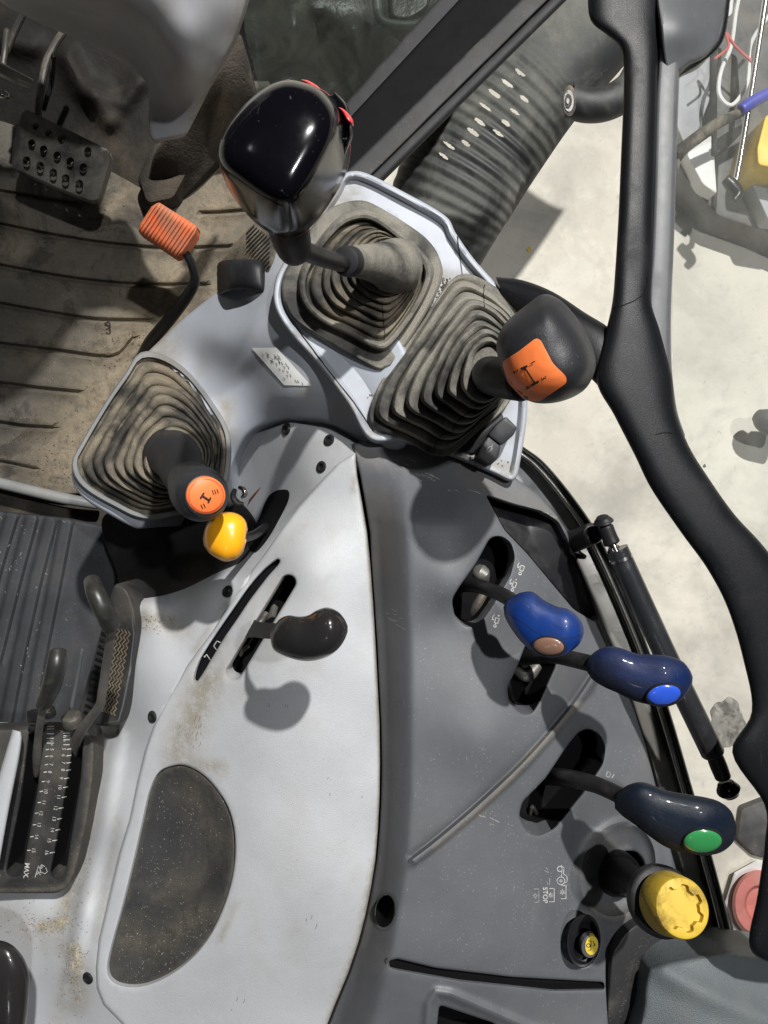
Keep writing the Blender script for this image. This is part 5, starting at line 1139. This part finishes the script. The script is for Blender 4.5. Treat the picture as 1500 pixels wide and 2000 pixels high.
V, Fc = tube([(1100, 1062, -.09), (1125, 1055, -.05), (1148, 1046, -.02), (1158, 1042, -.005)], [23, 22, 22, 21], 24); obj('stud', V, Fc, M['black_metal'], gs)
V, Fc = tube([(1112, 1070, -.075), (1128, 1082, -.07), (1142, 1088, -.072)], [14, 9, 5], 10); obj('weld_bead', V, Fc, M['seal_black'], gs)
V, Fc = tube([(1177, 1012, .022), (1179, 1020, .02), (1180, 1024, .02)], [13, 19.5, 14], 24); obj('ball_socket', V, Fc, M['soft_black'], gs)
V, Fc = tube([(1183, 1030, .02), (1190, 1048, .02), (1195, 1060, .02)], [15, 15, 16], 22, capr=True); obj('end_sleeve', V, Fc, M['soft_black'], gs)
V, Fc = tube([(1196, 1060, .018), (1206, 1085, .018)], [7, 7], 14, sub=2); obj('rod', V, Fc, M['chrome'], gs)
V, Fc = tube([(1207, 1078, .018), (1213, 1090, .018), (1300, 1280, .015), (1392, 1470, .01)], [22, 21.5, 22, 22.5], 30); cy_ = obj('cylinder', V, Fc, M['strut_black'], gs)
V, Fc = tube([(1212, 1089, .0185), (1214, 1094, .0185)], [22.6, 22.6], 30, sub=2, capr=False); obj('crimp', V, Fc, M['chrome'], gs)
V, Fc = tube([(1394, 1472, .01), (1403, 1495, .01), (1412, 1518, .01)], [15, 16, 15], 22); obj('end_sleeve', V, Fc, M['soft_black'], gs)
V, Fc = tube([(1418, 1532, .01), (1423, 1543, .01), (1428, 1552, .01)], [17, 23, 16], 24); obj('ball_socket', V, Fc, M['gloss_black'], gs)

# door
dr = thing('cab_door', 'black curved cab door frame with grey inner trim and a dusty glass pane', 'door', (1260, 800, .0))
z_door = lambda v: .06
main = [(1152, -60, 1290, -60), (1148, 0, 1290, 0), (1155, 42, 1288, 30), (1185, 68, 1287, 60), (1208, 88, 1286, 90), (1217, 120, 1285, 125), (1218, 180, 1284, 180), (1213, 300, 1281, 300), (1208, 420, 1277, 420), (1202, 520, 1275, 520), (1196, 590, 1273, 590), (1183, 650, 1272, 640)]
low = [(1186, 600, 1300, 590), (1160, 690, 1308, 660), (1165, 742, 1312, 730), (1200, 812, 1320, 800), (1240, 890, 1345, 870), (1272, 955, 1385, 935), (1330, 1040, 1435, 1005), (1382, 1112, 1490, 1065), (1422, 1190, 1545, 1140), (1452, 1290, 1590, 1250), (1468, 1390, 1600, 1380), (1430, 1470, 1600, 1470), (1492, 1570, 1620, 1560), (1494, 1640, 1620, 1640), (1480, 1745, 1620, 1745), (1464, 1850, 1620, 1850), (1520, 1890, 1620, 1900)]
allp = main[:-1] + [(1183, 650, 1290, 645)] + low[2:]; V, Fc = pairloft(allp, .058, .022, n=40, ex=3.0, sub=6); frm = obj('frame', V, Fc, M['frame_black'], dr, ang=50)
for ln in ([(1196, 602), (1215, 597), (1238, 588), (1256, 576), (1262, 560), (1264, 540)], [(1280, 849), (1296, 845), (1312, 846)]): drape('joint_line', frm, *stroke_geo([ln], 1.6), M['void'], frm, off=.0005)
V, Fc = pairloft([(1289, -20, 1326, -20), (1288, 60, 1326, 60), (1285, 130, 1326, 130), (1280, 200, 1324, 200), (1276, 350, 1320, 350), (1271, 480, 1316, 480), (1266, 560, 1312, 560), (1262, 640, 1310, 640), (1270, 740, 1312, 720), (1292, 830, 1322, 800), (1322, 890, 1338, 850)], .045, [.02, .02] + [.025] * 7 + [.022, .010], n=28, ex=5); obj('grey_trim', V, Fc, M['frame_grey'], dr)
# top lobe
lb = relief('corner_gusset', crom([(1290, -60), (1288, 60), (1300, 140), (1322, 146), (1345, 128), (1378, 112), (1402, 84), (1416, 40), (1426, -60)], True, 5), rbf([(1300, 0, .075), (1300, 100, .072), (1400, 0, .045), (1400, 80, .04), (1350, 60, .072), (1330, 130, .06)], 40), M['frame_grey'], dr, grid=8, er=8, eh=.012, skirt=.02)
V, Fc = pairloft([(1408, -60, 1430, -60), (1402, 30, 1423, 30), (1388, 76, 1410, 84), (1360, 104, 1375, 120), (1322, 132, 1325, 152)], .03, .012, n=20, ex=3); obj('gusset_edge', V, Fc, M['frame_black'], dr)
V, Fc = pairloft([(968, 541, 985, 585), (1020, 547, 1015, 612), (1080, 570, 1060, 650), (1140, 609, 1110, 700), (1200, 650, 1160, 745), (1240, 720, 1200, 790)], [.0, .01, .025, .04, .05, .05], .018, n=28, ex=2.4); obj('lower_arm', V, Fc, M['frame_black'], dr, ang=50)
V, Fc = solidify_px([(1324, -80), (1700, -80), (1700, 1300), (1560, 1150), (1440, 1020), (1380, 935), (1330, 860), (1312, 740), (1314, 560), (1322, 200)], .045, .049, .5, zf=lambda q: (q[:, 0] - 1320) * -.00022); obj('glass', V, Fc, M['pane'], dr)

# dark corner at right below the strut, armrest, side wall
ar = relief('armrest_cover', crom([(1262, 1900), (1275, 1885), (1330, 1872), (1400, 1862), (1450, 1862), (1560, 1900), (1560, 2080), (1262, 2080), (1255, 1960)], True, 5), plus(rbf([(1262, 1900, .0), (1262, 2050, .01), (1380, 1870, .0), (1520, 1900, -.02), (1450, 2050, .03), (1350, 1960, .02)], 50), bump([(1300, 1900), (1400, 1950), (1520, 2000)], 24, .008)), M['armrest'], grid=9, er=12, eh=.012, skirt=.05)
tag(ar, 'grey green leather grained armrest cover in the lower right corner', 'armrest')
wd = relief('corner_shroud', crom([(1262, 1800), (1232, 1812), (1205, 1845), (1192, 1890), (1190, 2080), (1280, 2080), (1275, 1960), (1275, 1890), (1330, 1865), (1378, 1858), (1355, 1818), (1310, 1800)], True, 4), rbf([(1200, 1850, -.02), (1190, 2050, -.035), (1300, 1830, -.05), (1370, 1855, -.08), (1270, 2000, -.03)], 50), M['plate_dark'], grid=9, er=6, skirt=.05)
tag(wd, 'dull dark shroud under the yellow pull knob, beside the armrest cover', 'shroud')

# ================================================================== WORKSHOP THINGS ON THE FLOOR (right)
GZ = FZ
def fbox(name, poly, h, m, label, cat, bev=4, group=None, par=None):
    V, Fc = solidify_px(rounded(poly, 8), GZ, GZ + h, bev); o = obj(name, V, Fc, M[m], par)
    if par is None: tag(o, label, cat, group)
    return o
tr_ = thing('tool_cart', 'grimy dark tool cart with grey lids outside the door glass, top right', 'cart', (1420, 200, GZ))
V, Fc = solidify_px(rounded([(1330, -80), (1600, -80), (1600, 500), (1500, 455), (1400, 420), (1322, 330), (1316, 180)], 12), GZ, GZ + .12, 4); tc_ = obj('base', V, Fc, M['case_dark'], tr_)
for q, m_, h in (([(1330, 60), (1385, 90), (1400, 160), (1345, 300), (1322, 250)], 'case_grey', .16), ([(1340, 300), (1392, 262), (1400, 380), (1372, 360)], 'case_white', .17), ([(1400, 90), (1440, 110), (1450, 260), (1400, 300)], 'case_dark', .2), ([(1455, 330), (1560, 300), (1560, 440), (1500, 430)], 'case_grey', .18), ([(1330, -80), (1440, -80), (1430, 30), (1350, 60)], 'case_white', .15)):
    V, Fc = solidify_px(rounded(q, 8), GZ + .12, GZ + h, 3); obj('lid', V, Fc, M[m_], tr_)
V, Fc = tube([(1452, -40, GZ + .3), (1438, 20, GZ + .28), (1428, 90, GZ + .26), (1408, 140, GZ + .25), (1405, 185, GZ + .25), (1430, 205, GZ + .25), (1460, 160, GZ + .25), (1465, 90, GZ + .26), (1495, 40, GZ + .28), (1520, 10, GZ + .28)], [4] * 10, 8)
o = obj('cable', V, Fc, M['case_white']); tag(o, 'looped pale cable hanging over the tool cart', 'cable')
V, Fc = tube([(1396, 115, GZ + .3), (1422, 92, GZ + .3), (1418, 64, GZ + .3), (1436, 90, GZ + .3), (1468, 120, GZ + .3)], [2.6] * 5, 8)
o = obj('cord', V, Fc, M['cord_red']); tag(o, 'short red cord tied over the looped pale cable', 'cord')
V, Fc = tube([(1500, -30, GZ + .35), (1472, 150, GZ + .3), (1440, 340, GZ + .24), (1432, 356, GZ + .24)], [6, 6, 6, 6], 12)
o = obj('chrome_pole', V, Fc, M['chrome']); tag(o, 'bright chrome pole slanting down over the tool cart', 'pole')
V, Fc = tube([(1418, 350, GZ + .25), (1430, 362, GZ + .25), (1442, 378, GZ + .25), (1432, 392, GZ + .25)], [10, 12, 10, 8], 12)
o = obj('pole_foot', V, Fc, M['seal_black']); tag(o, 'black and silver clamp at the foot of the chrome pole', 'clamp')
V, Fc = tube([(1320, 300, GZ + .3), (1390, 248, GZ + .3), (1450, 218, GZ + .3)], [12, 11, 9], 12); o = obj('wood_handle', V, Fc, M['rubber_brown']); tag(o, 'dull brown handle lying across the tool cart', 'handle')
V, Fc = tube([(1448, 214, GZ + .31), (1475, 196, GZ + .31), (1530, 168, GZ + .31)], [12, 12, 11], 12); o = obj('blue_grip', V, Fc, M['blue_plastic']); tag(o, 'bright blue grip at the right edge over the tool cart', 'grip')
V, Fc = solidify_px(rounded([(1478, 290), (1495, 225), (1560, 215), (1560, 340), (1480, 322)], 8), GZ + .12, GZ + .28, 4); o = obj('yellow_case', V, Fc, M['yellow_plastic']); tag(o, 'bright yellow case at the right edge below the blue grip', 'case')
V, Fc = tube([(1480, 812, GZ + .1), (1500, 822, GZ + .12), (1540, 830, GZ + .12)], [14, 26, 30], 20); o = obj('castor', V, Fc, M['case_dark']); tag(o, 'dark rounded castor on the concrete at the right edge', 'castor')
# paint fleck, pebbles
rr_ = random.Random(11)
for (u, v, s, m_, lb_) in ((1033, 487, 5, 'yellow_plastic', 'tiny yellow paint fleck on the concrete floor'), (1376, 910, 3, 'case_dark', 'single dark pebble on the pale concrete floor')):
    V, Fc = solidify_px([(u + s * rr_.uniform(.6, 1.2) * math.cos(t), v + s * 1.2 * rr_.uniform(.6, 1.2) * math.sin(t)) for t in np.linspace(0, 5.6, 8)], GZ, GZ + .004, .6); o = obj('fleck' if m_[0] == 'y' else 'pebble', V, Fc, M[m_]); tag(o, lb_, 'fleck' if m_[0] == 'y' else 'pebble')
# red floor stand lower right and dark machine foot
rs_ = thing('floor_stand', 'faded red round stand base on the floor, lower right edge', 'stand', (1470, 1760, GZ))
V, Fc = rings([[P(a, b, z) for a, b in ell(1478, 1762, rx, ry, 0, 8 if i < 3 else 8)] for i, (rx, ry, z) in enumerate(((62, 82, GZ), (62, 82, GZ + .03), (58, 77, GZ + .035)))]); obj('plate', V, Fc, M['case_white'], rs_)
V, Fc = rings([[P(a, b, z) for a, b in ell(1480, 1765, rx, ry, 0, 40)] for rx, ry, z in ((50, 66, GZ + .03), (50, 66, GZ + .06), (44, 58, GZ + .075), (26, 36, GZ + .075), (22, 30, GZ + .05))]); obj('ring', V, Fc, M['red_plastic'], rs_)
ps = [(1420 + 34 * (1 + .10 * math.sin(5 * t + 1) + .04 * math.sin(11 * t)) * math.cos(t), 1412 + 48 * (1 + .08 * math.sin(4 * t) + .04 * math.sin(9 * t + 2)) * math.sin(t)) for t in np.linspace(0, 6.2, 60)]
V, Fc = solidify_px(ps, GZ - .02, GZ + .004, .5); o = obj('oil_patch', V, Fc, M['oil_grime']); o['kind'] = 'stuff'; tag(o, 'dark speckled oily patch on the concrete beside the gas strut', 'oil patch')
V, Fc = solidify_px(rounded([(1448, 1580), (1500, 1560), (1560, 1600), (1560, 1690), (1475, 1672), (1440, 1640)], 8), GZ, GZ + .03, 4)
o = obj('floor_plate', V, Fc, M['case_dark']); tag(o, 'speckled dark plate on the concrete above the red stand', 'plate')

# ------------------------------------------------------------------ loose dirt: chaff, straw and grit
def debris(name, label, on, spots, n, lmin, lmax, wd, m, seed):
    r = random.Random(seed); V = []; Fc = []
    for k in range(n):
        cx, cy, sx, sy = spots[k % len(spots)]
        u = r.gauss(cx, sx); v = r.gauss(cy, sy); p, nn = hit(on, u, v)
        if p is None: continue
        a = r.uniform(0, 6.28); L_ = r.uniform(lmin, lmax); d = Vector((math.cos(a), math.sin(a), r.uniform(-.1, .3))); d = (d - nn * d.dot(nn) * .8).normalized(); w = d.cross(nn).normalized() * wd; q = nn * wd
        p = p + nn * (wd * 1.2); b0 = d.cross(nn) * L_ * r.uniform(-.2, .2)
        n0 = len(V)
        for c in (p - d * L_ / 2, p + b0 + nn * L_ * .06, p + d * L_ / 2):
            V += [c + w, c + q, c - w, c - q]
        for j in range(2):
            for i in range(4): Fc.append((n0 + j * 4 + i, n0 + j * 4 + (i + 1) % 4, n0 + (j + 1) * 4 + (i + 1) % 4, n0 + (j + 1) * 4 + i))
        Fc += [(n0, n0 + 1, n0 + 2, n0 + 3), (n0 + 8, n0 + 9, n0 + 10, n0 + 11)]
    if V:
        o = obj(name, V, Fc, M[m], fix=False); tag(o, label, name.replace('_', ' ')); o['kind'] = 'stuff'
mat('straw', (.42, .34, .20), .8, var=.3, vscale=200, grain=0)
mat('grit', (.13, .11, .08), .9, var=.5, vscale=300, grain=0)
mat('pale_grit', (.42, .40, .34), .9, var=.3, vscale=300, grain=0)
debris('chaff', 'straw and chaff gathered in the corners of the light inner panel', inner, [(85, 1812, 22, 5), (118, 1800, 10, 6), (145, 1865, 10, 14), (150, 1890, 6, 25), (125, 1740, 8, 30), (290, 1215, 26, 8)], 260, .0015, .007, .00022, 'straw', 1)
debris('grit', 'dark grit and crumbs over the light inner panel', inner, [(100, 1805, 30, 8), (145, 1870, 12, 20), (135, 1900, 15, 50), (60, 1800, 40, 25), (165, 1640, 8, 90), (280, 1215, 30, 10)], 420, .0006, .0018, .0004, 'grit', 2)
debris('straw_bits', 'short straw bits and pale crumbs on the ribbed rubber platform', po, [(40, 1200, 40, 90), (80, 1330, 30, 60), (30, 1080, 30, 40)], 60, .001, .006, .0003, 'pale_grit', 3)
debris('mud_crumbs', 'crumbs of dried mud over the beige floor mat', mat_o, [(150, 430, 120, 20), (90, 700, 70, 120), (105, 900, 20, 30), (250, 690, 40, 30), (60, 560, 60, 60), (190, 445, 40, 8)], 260, .001, .0035, .0008, 'grit', 4)
debris('tray_dust', 'pale dust flecks in the dark oval tray', tray, [(330, 1700, 60, 100), (290, 1850, 40, 30), (370, 1820, 40, 40), (370, 1590, 40, 40)], 220, .0004, .0014, .00022, 'pale_grit', 5)
debris('gaiter_crumbs', 'soil crumbs packed between the two square gaiters', plate, [(862, 590, 8, 12), (845, 620, 8, 12), (820, 650, 8, 12), (790, 700, 8, 10), (870, 560, 8, 10), (900, 900, 40, 8), (740, 760, 8, 20)], 700, .0006, .002, .0006, 'grit', 6)
debris('panel_specks', 'fine pale specks of dust over the dark grey panel', dp, [(900, 1700, 120, 140), (1100, 1750, 60, 80), (1000, 1400, 120, 200), (1060, 1700, 60, 60)], 420, .0003, .0010, .00015, 'pale_grit', 7)
debris('shell_specks', 'tiny brown specks on the light grey curved panel', lp, [(500, 1500, 140, 200), (620, 1800, 60, 100), (380, 1400, 40, 60)], 260, .0003, .0011, .00014, 'grit', 8)

rq = random.Random(9); scf = []
for cx, cy, n_ in ((385, 1425, 8), (378, 1450, 5), (600, 1800, 3), (560, 1380, 3), (470, 1960, 3), (650, 1560, 3)):
    for k in range(n_):
        x = rq.gauss(cx, 16); y = rq.gauss(cy, 16); L_ = rq.uniform(3, 12); scf.append([(x, y), (x + L_ * .3, y - L_ * .5), (x + L_ * .35, y - L_)])
drape('scuff_mark', lp, *stroke_geo(scf, .9, 3), M['grit'], lp, off=.0002)
scf = []
for cx, cy, n_ in ((790, 905, 6), (830, 925, 6), (770, 1200, 5), (765, 1210, 4), (900, 960, 4), (1060, 1000, 3), (950, 1600, 4)):
    for k in range(n_):
        x = rq.gauss(cx, 12); y = rq.gauss(cy, 7); L_ = rq.uniform(5, 22); scf.append([(x, y), (x + L_, y + L_ * rq.uniform(.2, .6))])
drape('scuff_mark', dp, *stroke_geo(scf, .8, 3), M['pale_grit'], dp, off=.0002)
